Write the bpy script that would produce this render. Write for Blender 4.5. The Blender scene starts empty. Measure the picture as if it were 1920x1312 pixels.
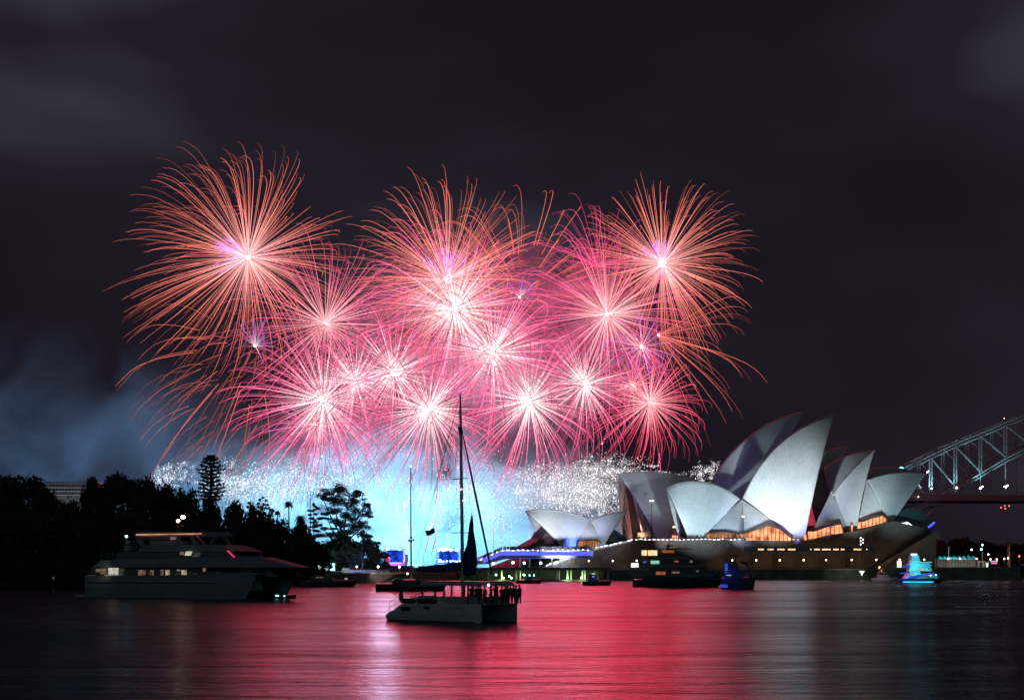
import bpy, math, random
import numpy as np
from mathutils import Vector, Matrix
R = math.radians
random.seed(7); rng = np.random.default_rng(11)
scene = bpy.context.scene
COL = scene.collection

# ------------------------------------------------------------------ camera
CAMZ, FPX, HOR = 5.1, 3000.0, 1063.0           # eye height, focal length and horizon row in photo pixels
cam_d = bpy.data.cameras.new("camera"); cam = bpy.data.objects.new("camera", cam_d); COL.objects.link(cam)
cam.location = (0, 0, CAMZ); cam.rotation_euler = (R(90), 0, 0)
cam_d.sensor_width = 36; cam_d.lens = FPX/1920*36
cam_d.shift_y = (HOR-656)/1920.0
cam_d.clip_start = 0.5; cam_d.clip_end = 20000
scene.camera = cam
scene.view_settings.view_transform = 'Standard'; scene.view_settings.look = 'None'
scene.view_settings.exposure = 0; scene.view_settings.gamma = 1
scene.cycles.max_bounces = 5; scene.cycles.volume_bounces = 0
scene.cycles.transparent_max_bounces = 6
scene.cycles.sample_clamp_indirect = 6
scene.cycles.volume_step_rate = 2.0; scene.cycles.volume_max_steps = 64
scene.cycles.use_denoising = True

def P(px, py, d): return Vector(((px-960)/FPX*d, d, CAMZ+(HOR-py)/FPX*d))
def X(px, d): return (px-960)/FPX*d
def Z(py, d): return CAMZ+(HOR-py)/FPX*d
def S(n, d): return n/FPX*d                      # n photo pixels at distance d, in metres

# ------------------------------------------------------------------ node helper
class NT:
    def __init__(s, tree): s.t = tree; tree.nodes.clear()
    def n(s, typ, **kw):
        nd = s.t.nodes.new(typ)
        ins = kw.pop('ins', {})
        for k, v in kw.items(): setattr(nd, k, v)
        for k, v in ins.items():
            if isinstance(v, bpy.types.NodeSocket): s.t.links.new(v, nd.inputs[k])
            else: nd.inputs[k].default_value = v
        return nd
    def math(s, op, a, b=0.0, c=0.0, clamp=False):
        nd = s.n('ShaderNodeMath', operation=op, use_clamp=clamp, ins={0: a, 1: b, 2: c}); return nd.outputs[0]
    def link(s, a, b): s.t.links.new(a, b)
def ramp(nt, fac, stops, interp='LINEAR'):
    r = nt.n('ShaderNodeValToRGB', ins={'Fac': fac}); cr = r.color_ramp; cr.interpolation = interp
    while len(cr.elements) < len(stops): cr.elements.new(0.5)
    for e, (p, c) in zip(cr.elements, stops):
        e.position = p; e.color = (c if len(c) == 4 else (*c, 1))
    return r.outputs['Color']

# ------------------------------------------------------------------ night sky (world)
w = bpy.data.worlds.new("World"); scene.world = w; w.use_nodes = True
t = NT(w.node_tree)
tc = t.n('ShaderNodeTexCoord').outputs['Generated']
mp = t.n('ShaderNodeMapping', ins={'Vector': tc, 'Scale': (2.4, 2.4, 5.0), 'Rotation': (0, R(8), 0)}).outputs[0]
n1 = t.n('ShaderNodeTexNoise', ins={'Vector': mp, 'Scale': 1.5, 'Detail': 3.0, 'Roughness': 0.42, 'Distortion': 0.25}).outputs[0]
cl = ramp(t, n1, [(0.36, (0.0076, 0.0064, 0.0118)), (0.50, (0.0112, 0.0080, 0.0142)), (0.60, (0.0155, 0.0122, 0.0205)), (0.74, (0.038, 0.038, 0.054))])
sep = t.n('ShaderNodeSeparateXYZ', ins={0: tc})
# fill glow added to the low sky behind the camera, as from a town
back = t.n('ShaderNodeMapRange', ins={0: sep.outputs[1], 1: 0.15, 2: -0.7, 3: 0.0, 4: 1.0}, interpolation_type='SMOOTHSTEP').outputs[0]
low = t.n('ShaderNodeMapRange', ins={0: sep.outputs[2], 1: 0.75, 2: 0.0, 3: 0.0, 4: 1.0}).outputs[0]
gl = t.math('MULTIPLY', back, low)
sky = t.n('ShaderNodeTexSky', sky_type='NISHITA', sun_disc=False, sun_elevation=R(-6), sun_rotation=R(200))
add1 = t.n('ShaderNodeMix', data_type='RGBA', blend_type='ADD', ins={0: gl, 6: cl, 7: (0.062, 0.108, 0.112, 1)}).outputs[2]
add2 = t.n('ShaderNodeMix', data_type='RGBA', blend_type='ADD', ins={0: 0.05, 6: add1, 7: sky.outputs[0]}).outputs[2]
bg = t.n('ShaderNodeBackground', ins={'Color': add2, 'Strength': 1.0})
t.link(bg.outputs[0], t.n('ShaderNodeOutputWorld').inputs[0])

# ------------------------------------------------------------------ lamp builders
def point(name, loc, color, watts, radius):
    if watts < 100000:   # small lamps narrowed to landward spots to keep their reflections off the water
        return spot(name, loc, Vector(loc)+Vector((0, 1, -0.12)), color, watts*0.9, 165, 0.5, radius)
    ld = bpy.data.lights.new(name, 'POINT'); ld.energy = watts; ld.color = color; ld.shadow_soft_size = radius
    o = bpy.data.objects.new(name, ld); o.location = loc; COL.objects.link(o); return o
def spot(name, loc, target, color, watts, angle, blend=0.6, radius=0.5):
    ld = bpy.data.lights.new(name, 'SPOT'); ld.energy = watts; ld.color = color; ld.spot_size = R(angle); ld.spot_blend = blend
    ld.shadow_soft_size = radius
    o = bpy.data.objects.new(name, ld); o.location = loc; COL.objects.link(o)
    o.rotation_euler = (Vector(target)-Vector(loc)).to_track_quat('-Z', 'Y').to_euler(); return o

# ------------------------------------------------------------------ materials
def mat(name, color, rough=0.6, metal=0.0, noise=0.12, nscale=0.6, bump=0.0, spec=0.5, bscale=None):
    m = bpy.data.materials.new(name); m.use_nodes = True; t = NT(m.node_tree)
    tc = t.n('ShaderNodeTexCoord').outputs['Object']
    nz = t.n('ShaderNodeTexNoise', ins={'Vector': tc, 'Scale': nscale, 'Detail': 5.0}).outputs[0]
    lo = tuple(c*(1-noise*1.6) for c in color); hi = tuple(min(1, c*(1+noise)) for c in color)
    c = ramp(t, nz, [(0.3, lo), (0.7, hi)])
    b = t.n('ShaderNodeBsdfPrincipled', ins={'Base Color': c, 'Roughness': rough, 'Metallic': metal, 'Specular IOR Level': spec})
    if bump:
        n2 = t.n('ShaderNodeTexNoise', ins={'Vector': tc, 'Scale': bscale or nscale*6, 'Detail': 3.0}).outputs[0]
        t.link(t.n('ShaderNodeBump', ins={'Height': n2, 'Strength': bump, 'Distance': 0.1}).outputs[0], b.inputs['Normal'])
    t.link(b.outputs[0], t.n('ShaderNodeOutputMaterial').inputs[0]); return m
def emat(name, color, strength, sampled=False, vary=0.0, nscale=1.0):
    m = bpy.data.materials.new(name); m.use_nodes = True; t = NT(m.node_tree)
    e = t.n('ShaderNodeEmission', ins={'Color': (*color, 1), 'Strength': strength})
    if vary:
        tc = t.n('ShaderNodeTexCoord').outputs['Object']
        nz = t.n('ShaderNodeTexNoise', ins={'Vector': tc, 'Scale': nscale, 'Detail': 2.0}).outputs[0]
        s = t.n('ShaderNodeMapRange', ins={0: nz, 1: 0.35, 2: 0.65, 3: strength*(1-vary), 4: strength}).outputs[0]
        t.link(s, e.inputs['Strength'])
    t.link(e.outputs[0], t.n('ShaderNodeOutputMaterial').inputs[0])
    m.cycles.emission_sampling = 'AUTO' if sampled else 'NONE'
    return m
def attr_emat(name, strength=1.0):
    m = bpy.data.materials.new(name); m.use_nodes = True; t = NT(m.node_tree)
    a = t.n('ShaderNodeAttribute', attribute_name='Glow')
    e = t.n('ShaderNodeEmission', ins={'Color': a.outputs['Color'], 'Strength': strength})
    t.link(e.outputs[0], t.n('ShaderNodeOutputMaterial').inputs[0]); m.cycles.emission_sampling = 'NONE'; return m

M = {}
M['streak'] = attr_emat('firework_light')
M['spark'] = attr_emat('spark_light')

# ------------------------------------------------------------------ object helpers
def tag(o, label=None, cat=None, group=None, kind=None):
    if label: o['label'] = label
    if cat: o['category'] = cat
    if group: o['group'] = group
    if kind: o['kind'] = kind
    return o
def empty(name, loc=(0, 0, 0), rz=0.0, label=None, cat=None, group=None):
    o = bpy.data.objects.new(name, None); COL.objects.link(o); o.location = loc; o.rotation_euler = (0, 0, rz)
    o.empty_display_size = 0.5
    return tag(o, label, cat, group)
class MB:
    """collects boxes, tubes and sheets; build() links them as one mesh object"""
    def __init__(s): s.v = []; s.f = []
    def add(s, vs, fs):
        k = len(s.v); s.v += [tuple(v) for v in vs]; s.f += [tuple(i+k for i in f) for f in fs]; return s
    def box(s, x0, x1, y0, y1, z0, z1):
        return s.add([(x0,y0,z0),(x1,y0,z0),(x1,y1,z0),(x0,y1,z0),(x0,y0,z1),(x1,y0,z1),(x1,y1,z1),(x0,y1,z1)],
              [(0,3,2,1),(4,5,6,7),(0,1,5,4),(1,2,6,5),(2,3,7,6),(3,0,4,7)])
    def bar(s, a, b, r0, r1=None, n=6, cap=True):
        a = Vector(a); b = Vector(b); r1 = r0 if r1 is None else r1; d = (b-a)
        if d.length < 1e-6: return s
        q = d.to_track_quat('Z', 'Y'); vs = []
        for c, r in ((a, r0), (b, r1)):
            for i in range(n):
                an = 2*math.pi*(i+0.5)/n; vs.append(c+q@Vector((r*math.cos(an), r*math.sin(an), 0)))
        fs = [(i, (i+1)%n, n+(i+1)%n, n+i) for i in range(n)]
        if cap: fs += [tuple(range(n-1, -1, -1)), tuple(range(n, 2*n))]
        return s.add(vs, fs)
    def tube(s, pts, rads, n=6):
        pts = [Vector(p) for p in pts]; vs = []; fs = []; m = len(pts)
        if not hasattr(rads, '__len__'): rads = [rads]*m
        q0 = None
        for k, p in enumerate(pts):
            d = (pts[min(k+1, m-1)]-pts[max(k-1, 0)]).normalized()
            if q0 is None: q0 = d.to_track_quat('Z', 'Y'); d0 = d
            else: q0 = d0.rotation_difference(d) @ q0; d0 = d
            for i in range(n):
                an = 2*math.pi*i/n; vs.append(p+q0@Vector((rads[k]*math.cos(an), rads[k]*math.sin(an), 0)))
        for k in range(m-1):
            for i in range(n): fs.append((k*n+i, k*n+(i+1)%n, (k+1)*n+(i+1)%n, (k+1)*n+i))
        fs += [tuple(range(n-1, -1, -1)), tuple(range((m-1)*n, m*n))]
        return s.add(vs, fs)
    def ball(s, c, r, nu=8, nv=5, sq=(1, 1, 1)):
        vs = [(c[0], c[1], c[2]-r*sq[2])]; fs = []
        for j in range(1, nv):
            ph = math.pi*j/nv-math.pi/2
            for i in range(nu):
                th = 2*math.pi*i/nu
                vs.append((c[0]+r*sq[0]*math.cos(ph)*math.cos(th), c[1]+r*sq[1]*math.cos(ph)*math.sin(th), c[2]+r*sq[2]*math.sin(ph)))
        vs.append((c[0], c[1], c[2]+r*sq[2])); L = len(vs)-1
        for i in range(nu):
            fs.append((0, 1+(i+1)%nu, 1+i)); fs.append((L, L-nu+i, L-nu+(i+1)%nu))
            for j in range(nv-2):
                a = 1+j*nu; fs.append((a+i, a+(i+1)%nu, a+nu+(i+1)%nu, a+nu+i))
        return s.add(vs, fs)
    def prism(s, poly, a, b, axis='y'):
        """poly of 2D points (x,z) extruded along y from a to b (axis 'y') or (y,z) along x, or (x,y) along z"""
        n = len(poly)
        def c(p, h): return (p[0], h, p[1]) if axis == 'y' else ((h, p[0], p[1]) if axis == 'x' else (p[0], p[1], h))
        vs = [c(p, a) for p in poly]+[c(p, b) for p in poly]
        fs = [(i, (i+1)%n, n+(i+1)%n, n+i) for i in range(n)]+[tuple(range(n-1, -1, -1)), tuple(range(n, 2*n))]
        return s.add(vs, fs)
    def loft(s, rings, cap=True, closed=True):
        n = len(rings[0]); k = len(s.v); vs = [p for r in rings for p in r]; fs = []
        for j in range(len(rings)-1):
            for i in range(n if closed else n-1):
                fs.append((j*n+i, j*n+(i+1)%n, (j+1)*n+(i+1)%n, (j+1)*n+i))
        if cap and closed: fs += [tuple(range(n-1, -1, -1)), tuple(range((len(rings)-1)*n, len(rings)*n))]
        return s.add(vs, fs)
    def build(s, name, m, parent=None, smooth=False, kind=None, fix=True):
        me = bpy.data.meshes.new(name); me.from_pydata(s.v, [], s.f)
        if fix:
            import bmesh
            bm = bmesh.new(); bm.from_mesh(me); bmesh.ops.recalc_face_normals(bm, faces=bm.faces); bm.to_mesh(me); bm.free()
        if smooth: me.shade_smooth()
        for mm in (m if isinstance(m, (list, tuple)) else [m]): me.materials.append(mm)
        o = bpy.data.objects.new(name, me); COL.objects.link(o)
        if parent is not None: o.parent = parent
        if kind: o['kind'] = kind
        return o
def npmesh(name, v, f, m, parent=None, col=None):
    me = bpy.data.meshes.new(name); v = np.asarray(v, np.float32); f = np.asarray(f, np.int32)
    k = f.shape[1]; me.vertices.add(len(v)); me.vertices.foreach_set('co', v.ravel())
    me.loops.add(f.size); me.loops.foreach_set('vertex_index', f.ravel())
    me.polygons.add(len(f)); me.polygons.foreach_set('loop_start', np.arange(0, f.size, k, dtype=np.int32))
    me.update(calc_edges=True)
    if col is not None:
        a = me.color_attributes.new('Glow', 'FLOAT_COLOR', 'POINT')
        a.data.foreach_set('color', np.concatenate([col, np.ones((len(col), 1))], 1).astype(np.float32).ravel())
    me.materials.append(m); o = bpy.data.objects.new(name, me); COL.objects.link(o)
    if parent is not None: o.parent = parent
    return o
def copy_tree(o, parent=None):
    c = o.copy(); COL.objects.link(c)
    if parent is not None: c.parent = parent
    for ch in list(o.children): copy_tree(ch, c)
    return c
# ------------------------------------------------------------------ water
def water_mat():
    m = bpy.data.materials.new('harbour_water'); m.use_nodes = True; t = NT(m.node_tree)
    tc = t.n('ShaderNodeTexCoord').outputs['Object']
    def noise(sc, detail, rough=0.55, w=0.0, rot=0.0):
        mp = t.n('ShaderNodeMapping', ins={'Vector': tc, 'Scale': sc, 'Rotation': (0, 0, rot), 'Location': (w, w*2, 0)}).outputs[0]
        return t.n('ShaderNodeTexNoise', ins={'Vector': mp, 'Scale': 1.0, 'Detail': detail, 'Roughness': rough}).outputs[0]
    a = noise((0.34, 1.1, 1), 5.0, 0.62, 0, R(6)); b = noise((0.055, 0.13, 1), 3.0, 0.5, 7, R(-5))
    c = noise((1.1, 3.2, 1), 2.0, 0.5, 3)
    pz_ = t.n('ShaderNodeMapRange', ins={0: noise((0.010, 0.045, 1), 3.0, 0.55, 5), 1: 0.35, 2: 0.65, 3: 0.35, 4: 1.5}).outputs[0]
    h = t.math('ADD', t.math('MULTIPLY', a, t.math('MULTIPLY', pz_, 0.6)), t.math('MULTIPLY', b, 3.4)); h = t.math('ADD', h, t.math('MULTIPLY', c, 0.30)); h = t.math('ADD', h, t.math('MULTIPLY', noise((0.17, 0.45, 1), 5.0, 0.68, 11, R(9)), 1.3))
    bp = t.n('ShaderNodeBump', ins={'Height': h, 'Strength': 1.0, 'Distance': 0.75}).outputs[0]
    patch = noise((0.006, 0.030, 1), 3.0, 0.55, 2)
    rg = t.n('ShaderNodeMapRange', ins={0: patch, 1: 0.3, 2: 0.7, 3: 0.15, 4: 0.30}).outputs[0]
    p = t.n('ShaderNodeBsdfPrincipled', ins={'Base Color': (0.006, 0.008, 0.012, 1), 'Roughness': rg, 'IOR': 1.33, 'Normal': bp})
    t.link(p.outputs[0], t.n('ShaderNodeOutputMaterial').inputs[0]); return m
M['water'] = water_mat()
o = MB().add([(-6000, -400, 0), (6000, -400, 0), (6000, 9000, 0), (-6000, 9000, 0)], [(0, 1, 2, 3)]).build('water', M['water']); tag(o, 'dark harbour water reflecting the red and pink fireworks', 'water', kind='structure')

# ------------------------------------------------------------------ fireworks
CR = np.array([1.0, 0.20, 0.13])      # salmon orange tips
PK = np.array([0.95, 0.075, 0.27])     # hot pink
WP = np.array([1.0, 0.46, 0.46])        # cream pink
WH = np.array([1.0, 0.88, 0.86])
VI = np.array([0.36, 0.085, 0.42])
def streaks(c, dirs, Rad, inner, outer, wind=(-0.10, 0.0), droop=0.14, k=2.6, width=0.25, gain=1.6, npt=17, r0=0.015, core=3.0, fade=0.35, mid=None, t0=0.0):
    wh = float(np.sum(inner)) > 2.6
    n = len(dirs); tt = np.linspace(t0, 1, npt); e = (1-np.exp(-k*tt))/(1-np.exp(-k)); e = r0+(1-r0)*e
    fall = (tt*k-(1-np.exp(-k*tt)))/(k-1+math.exp(-k)); fall = fall**1.7
    L = Rad*(0.80+0.24*rng.random(n)); L = np.where(rng.random(n) < 0.14, L*0.62, L)
    g = np.array([wind[0], 0, -droop+wind[1]])*Rad
    pos = c+dirs[:, None, :]*(L[:, None]*e[None])[..., None]+g*fall[None, :, None]*(0.8+0.4*rng.random((n, 1, 1)))
    # little wriggle of burning stars
    wob = rng.normal(size=(n, npt, 3))*0.0016*Rad*tt[None, :, None]; pos = pos+wob
    tan = np.gradient(pos, axis=1); tan /= np.linalg.norm(tan, axis=2, keepdims=True)+1e-9
    ref = np.array([0, 1.0, 0.02]); u = np.cross(tan, ref); u /= np.linalg.norm(u, axis=2, keepdims=True)+1e-9; v2 = np.cross(tan, u)
    wd = width*(0.86 if wh else 0.74)*(1.05-0.60*tt)*(1+0.0*tt); wd = wd[None, :, None]*(0.75+0.5*rng.random((n, 1, 1)))
    ring = [u*wd*math.cos(a)+v2*wd*math.sin(a) for a in (0, 2.094, 4.189)]
    V = np.stack([pos+r for r in ring], 2)        # n,npt,3,3
    inner = np.array(inner); outer = np.array(outer); m_ = (inner*0.12+outer*0.88) if mid is None else np.array(mid)
    s = tt[:, None]; h = 0.30 if wh else 0.30; colr = np.where(s < h, inner*(1-s/h)+m_*s/h, m_*(1-s)/(1-h)+outer*(s-h)/(1-h))
    br = gain*(1-fade*tt)+core*np.exp(-tt/0.07)
    colr = colr*br[:, None]; colr[-1] *= 0.45
    C = np.broadcast_to(colr[None, :, None, :], (n, npt, 3, 3))*(0.35+1.3*rng.random((n, 1, 1, 1))**1.5)*(0.8+0.4*rng.random((n, npt, 1, 1)))
    idx = np.arange(n*npt*3).reshape(n, npt, 3); f = []
    for i in range(3):
        j = (i+1) % 3
        f.append(np.stack([idx[:, :-1, i], idx[:, :-1, j], idx[:, 1:, j], idx[:, 1:, i]], -1).reshape(-1, 4))
    return V.reshape(-1, 3), np.concatenate(f), C.reshape(-1, 3)
def sph_dirs(n, keep=None):
    i = np.arange(n)+0.5; ph = np.arccos(1-2*i/n); th = math.pi*(1+5**0.5)*i
    d = np.stack([np.cos(th)*np.sin(ph), np.sin(th)*np.sin(ph), np.cos(ph)], 1)
    # turn the pole out of view and roughen
    a = rng.random()*6.28; d = d@np.array([[1, 0, 0], [0, math.cos(a), -math.sin(a)], [0, math.sin(a), math.cos(a)]])
    d += rng.normal(size=d.shape)*0.10; d /= np.linalg.norm(d, axis=1, keepdims=True)
    if keep is not None: d = d[[keep(x) for x in d]]
    return d
FD = 1000.0
def merge(parts):
    vs, fs, cs, k = [], [], [], 0
    for v, f, c in parts: vs.append(v); fs.append(f+k); cs.append(c); k += len(v)
    return np.concatenate(vs), np.concatenate(fs), np.concatenate(cs)
GRP = 'firework shells bursting over the harbour'
RED = (1.0, 0.014, 0.075)
BG, BC, LS, RS = 0.95, 0.10, 0.10, 1.06
def burst(px, py, rad, n, inner, outer, label, d=FD, core=3.0, gain=1.6, keep=None, width=0.25, droop=0.16, wind=-0.10, k=2.6, core_r=2.2, core_col=WH, core_s=6, fan=None, mid=None, lamp=None, fade=0.35, t0=0.0):
    rad *= RS*(1.13 if outer is PK else 1.0); lamp = lamp or (RED, 0.9e6, 0)
    c = P(px, py, d); root = empty('firework_burst', c, 0, label, 'firework', GRP)
    dirs = sph_dirs(int(n*1.12), keep)
    v, f, cc = streaks(np.zeros(3), dirs, S(rad, d), inner, outer, wind=(wind, 0), droop=droop, k=k, width=width, gain=gain*BG, core=core*BC, mid=mid, fade=fade, t0=t0)
    o = npmesh('spark_trails', v, f, M['streak'], root, cc)
    o['kind'] = 'stuff'
    if core_r > 0:
        key = 'core%.2f%.2f%.2f_%d' % (*core_col, core_s)
        if key not in M: M[key] = emat('burst_core', tuple(core_col), core_s)
        b = MB(); b.ball((0, 0, 0), core_r*0.55, 14, 9); b.build('burst_core', M[key], root, True)
    if fan:
        fr, fn, fx, fz, spread, fcol, fg = fan
        base = np.array([fx, 0.0, fz]); base /= np.linalg.norm(base)
        dd = base+rng.normal(size=(fn, 3))*spread; dd /= np.linalg.norm(dd, axis=1, keepdims=True)
        v, f, cc = streaks(np.zeros(3), dd, S(fr, d), WH, fcol, wind=(-0.04, 0), droop=0.05, width=width*1.1, gain=fg*0.42, core=0.3, k=1.5)
        q = npmesh('inner_fan', v, f, M['streak'], root, cc); q['kind'] = 'stuff'
    if lamp: point('burst_light', c+Vector((0, -4, 0)), lamp[0], lamp[1]*LS, 55)
    return root
burst(465, 482, 222, 330, WP, CR, 'big salmon burst at upper left with white core and violet plume', core=5, fan=(66, 70, -1, 0.45, 0.38, VI*3, 4.6), width=0.19, droop=0.08, core_r=3.5, k=2.4, gain=1.5)
burst(478, 648, 262, 80, CR, CR*0.9, 'sparse orange burst at far left with long drooping arms', keep=lambda d: d[0] < 0.35 and d[2] < 0.35, core=2, fan=(62, 44, 0.15, 1, 0.6, VI*2.4, 1.8), gain=1.2, droop=0.22, width=0.22, core_r=1.6, t0=0.22)
burst(545, 720, 250, 120, CR, CR*0.9, 'half burnt orange burst low on the left with trails lit only at their ends', keep=lambda d: d[2] < 0.25 and d[0] < 0.45, core=0, gain=1.0, droop=0.24, width=0.2, core_r=0, t0=0.42)
burst(610, 606, 178, 170, WP, PK, 'pink and orange burst right of the sparse left one', core=2.6, droop=0.14, gain=1.35)
burst(606, 750, 150, 250, WH, PK, 'dense white hearted pink burst low on the left', core=6, core_r=4.0, droop=0.12, gain=1.45, width=0.30, fan=(70, 40, 0.5, 1, 0.35, WH, 2.5), lamp=(RED, 2.2e6, 14))
burst(592, 796, 105, 110, WP, PK, 'small violet pink burst hanging under the low left one', core=2, droop=0.2, gain=1.3, mid=np.array([.9, .12, .5]))
burst(666, 716, 118, 160, WH, PK, 'small creamy pink burst between two whiter ones', core=4, gain=1.4, core_r=2.4)
burst(738, 698, 135, 190, WH, PK, 'creamy burst with downward tail left of the centre', core=5, gain=1.45, core_r=3.0)
burst(838, 524, 205, 330, WP, CR, 'large salmon dome burst at top centre with violet fan', core=5, fan=(66, 80, 0.1, 1, 0.40, VI*3, 4.5), width=0.20, droop=0.07, core_r=4.2, gain=1.5, wind=-0.06)
burst(852, 580, 178, 280, WH, PK, 'white hot pink burst in the middle of the display', core=7, gain=1.5, core_r=4.6, width=0.29, lamp=(RED, 3.2e6, 20))
burst(924, 662, 150, 260, WH, PK, 'dense cream burst right of the centre', core=6, gain=1.5, core_r=4.0, width=0.29, lamp=(RED, 3.2e6, 20))
burst(805, 766, 150, 250, WH, PK, 'bright pink burst low at the centre above the trees', core=7, gain=1.45, core_r=4.0, lamp=(RED, 2.2e6, 14))
burst(993, 752, 142, 250, WH, PK, 'bright pink burst low and right of the tall mast', core=7, gain=1.4, core_r=3.6, fan=(60, 40, 0.3, 1, 0.35, WH, 2.2), lamp=(RED, 2.8e6, 16))
burst(974, 556, 228, 130, CR*0.8, CR, 'sparse orange burst with upright arms and violet heart', keep=lambda d: d[2] > -0.2, core=0, gain=1.5, fan=(48, 40, 0.3, 1, 0.9, VI*2.2, 1.8), core_r=1.5, width=0.22, t0=0.18)
burst(1138, 589, 180, 220, WP, PK, 'pink burst with cream heart under the upper right one', core=4, gain=1.5, core_r=2.6, fan=(80, 26, 0.9, 0.35, 0.2, WP, 1.6), lamp=(RED, 2.8e6, 18))
burst(1242, 494, 172, 320, WP, CR, 'big salmon burst at upper right with white core', core=6, fan=(50, 80, 0.0, 1, 0.9, VI*3, 4.5), width=0.19, droop=0.08, core_r=5.0, gain=1.5, wind=0.02)
burst(1120, 500, 135, 90, PK, PK, 'crimson burst of thin arcs left of the upper right one', keep=lambda d: d[2] > -0.1, core=0.5, gain=1.3, core_r=0, d=1015)
burst(1096, 720, 125, 190, WH, PK, 'creamy pink burst low on the right', core=5, gain=1.35, core_r=2.8, lamp=(RED, 2.2e6, 14))
burst(1235, 628, 190, 80, CR, CR*0.9, 'thin orange burst flinging long arms to the right', lamp=(RED, 1.5e6, 0), keep=lambda d: d[0] > 0.15 and d[2] < 0.5, core=1.5, gain=1.1, wind=0.04, core_r=1.6, width=0.22)
burst(1203, 650, 82, 60, WP, VI*1.6, 'small violet burst among the right hand shells', core=3, gain=1.6, core_r=2.2)
burst(1218, 754, 122, 180, WP, np.array([.9, .05, .14]), 'crimson burst with cream heart lowest on the right', lamp=(RED, 2.0e6, 0), core=3.5, gain=1.5, core_r=1.8)
burst(1186, 722, 80, 70, WP, PK, 'small pink burst left of the crimson one', core=2, gain=1.2, core_r=1.2)
# low crackle: clouds of white sparks near the far quay
def sparks(name, blobs, label, size=(0.08, 0.27), dots=None):
    pos = []; col = []
    for (px, py, sx, sy, n, d, c) in blobs:
        n = int(n*1.9); nc = max(3, n//45); cc = rng.normal(size=(nc, 2)); ci = rng.integers(0, nc, n); q = cc[ci]*0.95+rng.normal(size=(n, 2))*(0.10+0.30*rng.random(nc))[ci][:, None]*np.array([1.0, 1.2])
        x = px+q[:, 0]*sx; y = py+q[:, 1]*sy
        dd = d+rng.normal(size=n)*12
        pos.append(np.stack([(x-960)/FPX*dd, dd, CAMZ+(HOR-y)/FPX*dd], 1))
        col.append(np.array(c)[None]*(0.35+1.6*rng.random((n, 1))**3))
    pos = np.concatenate(pos); col = np.concatenate(col); ok = pos[:, 2] > 6; pos = pos[ok]; col = col[ok]; n = len(pos)
    r = (size[0]+(size[1]-size[0])*rng.random(n)**2)[:, None, None]
    oc = np.array([[1, 0, 0], [-1, 0, 0], [0, 1, 0], [0, -1, 0], [0, 0, 1], [0, 0, -1]], float)
    st = np.ones((n, 1, 3)); st[:, 0, 2] += np.where(rng.random(n) < .35, 3.0*rng.random(n), 0); V = oc[None]*r*st; V[:, :, 0] += V[:, :, 2]*rng.normal(size=(n, 1))*0.5; V = pos[:, None]+V; fo = np.array([[0, 2, 4], [2, 1, 4], [1, 3, 4], [3, 0, 4], [2, 0, 5], [1, 2, 5], [3, 1, 5], [0, 3, 5]])
    F = (np.arange(n)*6)[:, None, None]+fo[None]
    o = npmesh(name, V.reshape(-1, 3), F.reshape(-1, 3), M['spark'], None, np.repeat(col, 6, 0))
    tag(o, label, 'sparks', kind='stuff'); return o
W1 = (1.1, 1.3, 1.5); W2 = (1.25, 1.2, 1.25)
sparks('crackling_sparks', [(310, 888, 18, 14, 600, 980, W1), (345, 895, 26, 10, 300, 980, W1), (430, 905, 35, 18, 1500, 980, W1), (490, 912, 45, 20, 2200, 985, W1), (545, 925, 55, 26, 1800, 990, W1),
    (560, 880, 40, 20, 600, 990, W1), (640, 905, 50, 34, 1100, 990, W1)], 'cloud of white crackling sparks behind the left trees')
sparks('crackling_sparks', [(740, 930, 70, 45, 700, 995, W1), (860, 950, 50, 40, 900, 995, W1), (930, 985, 26, 26, 500, 990, W2), (960, 915, 50, 32, 1400, 990, W2), (1020, 900, 30, 18, 900, 985, W2)], 'thin drift of white sparks behind the tall mast')
sparks('crackling_sparks', [(1050, 925, 42, 24, 2600, 980, W2), (1110, 905, 42, 26, 2800, 980, W2), (1140, 880, 45, 14, 900, 980, W2), (1085, 935, 45, 20, 1800, 980, W2), (1120, 940, 30, 30, 900, 985, W2), (1200, 884, 50, 8, 380, 985, W2),
    (1320, 890, 18, 10, 420, 985, W2), (1334, 880, 12, 8, 160, 985, W2), (1150, 985, 12, 25, 160, 900, W2)], 'dense cloud of white sparks over the low shell roofs')
# small rising comets near the quay
cm = []
for (x0, y0, x1, y1, col) in [(797, 1035, 815, 960, CR), (808, 1040, 832, 950, CR), (800, 1030, 806, 985, WP), (812, 1030, 822, 985, CR), (926, 1040, 924, 985, PK), (940, 1010, 945, 975, WP), (992, 985, 993, 1025, WH), (1003, 1010, 1008, 985, PK),
     (1014, 1000, 1017, 975, PK), (1166, 1015, 1163, 965, WH), (1174, 1015, 1172, 970, PK), (770, 1030, 762, 980, WP), (747, 985, 741, 940, WH), (760, 990, 757, 940, WH), (828, 890, 838, 865, PK), (836, 900, 848, 872, PK), (850, 930, 880, 905, PK), (1240, 905, 1236, 850, PK)]:
    d = 960; a = P(x0, y0, d); b = P(x1, y1, d); n = 7; tt = np.linspace(0, 1, n)
    pts = np.array([a.lerp(b, q) for q in tt])+rng.normal(size=(n, 3))*0.12
    vs = []; cs = []
    for i, p in enumerate(pts):
        for an in (0, 2.1, 4.2): vs.append(p+0.26*np.array([math.cos(an), math.sin(an), 0])); cs.append(np.array(col)*(0.5+1.4*tt[i]))
    fs = [(k*3+i, k*3+(i+1) % 3, k*3+3+(i+1) % 3, k*3+3+i) for k in range(n-1) for i in range(3)]
    cm.append((np.array(vs), np.array(fs), np.array(cs)))
v, f, c_ = merge(cm); tag(npmesh('rising_comets', v, f, M['streak'], None, c_), 'thin pink and white comets rising from the far quay', 'sparks', kind='stuff')

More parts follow.
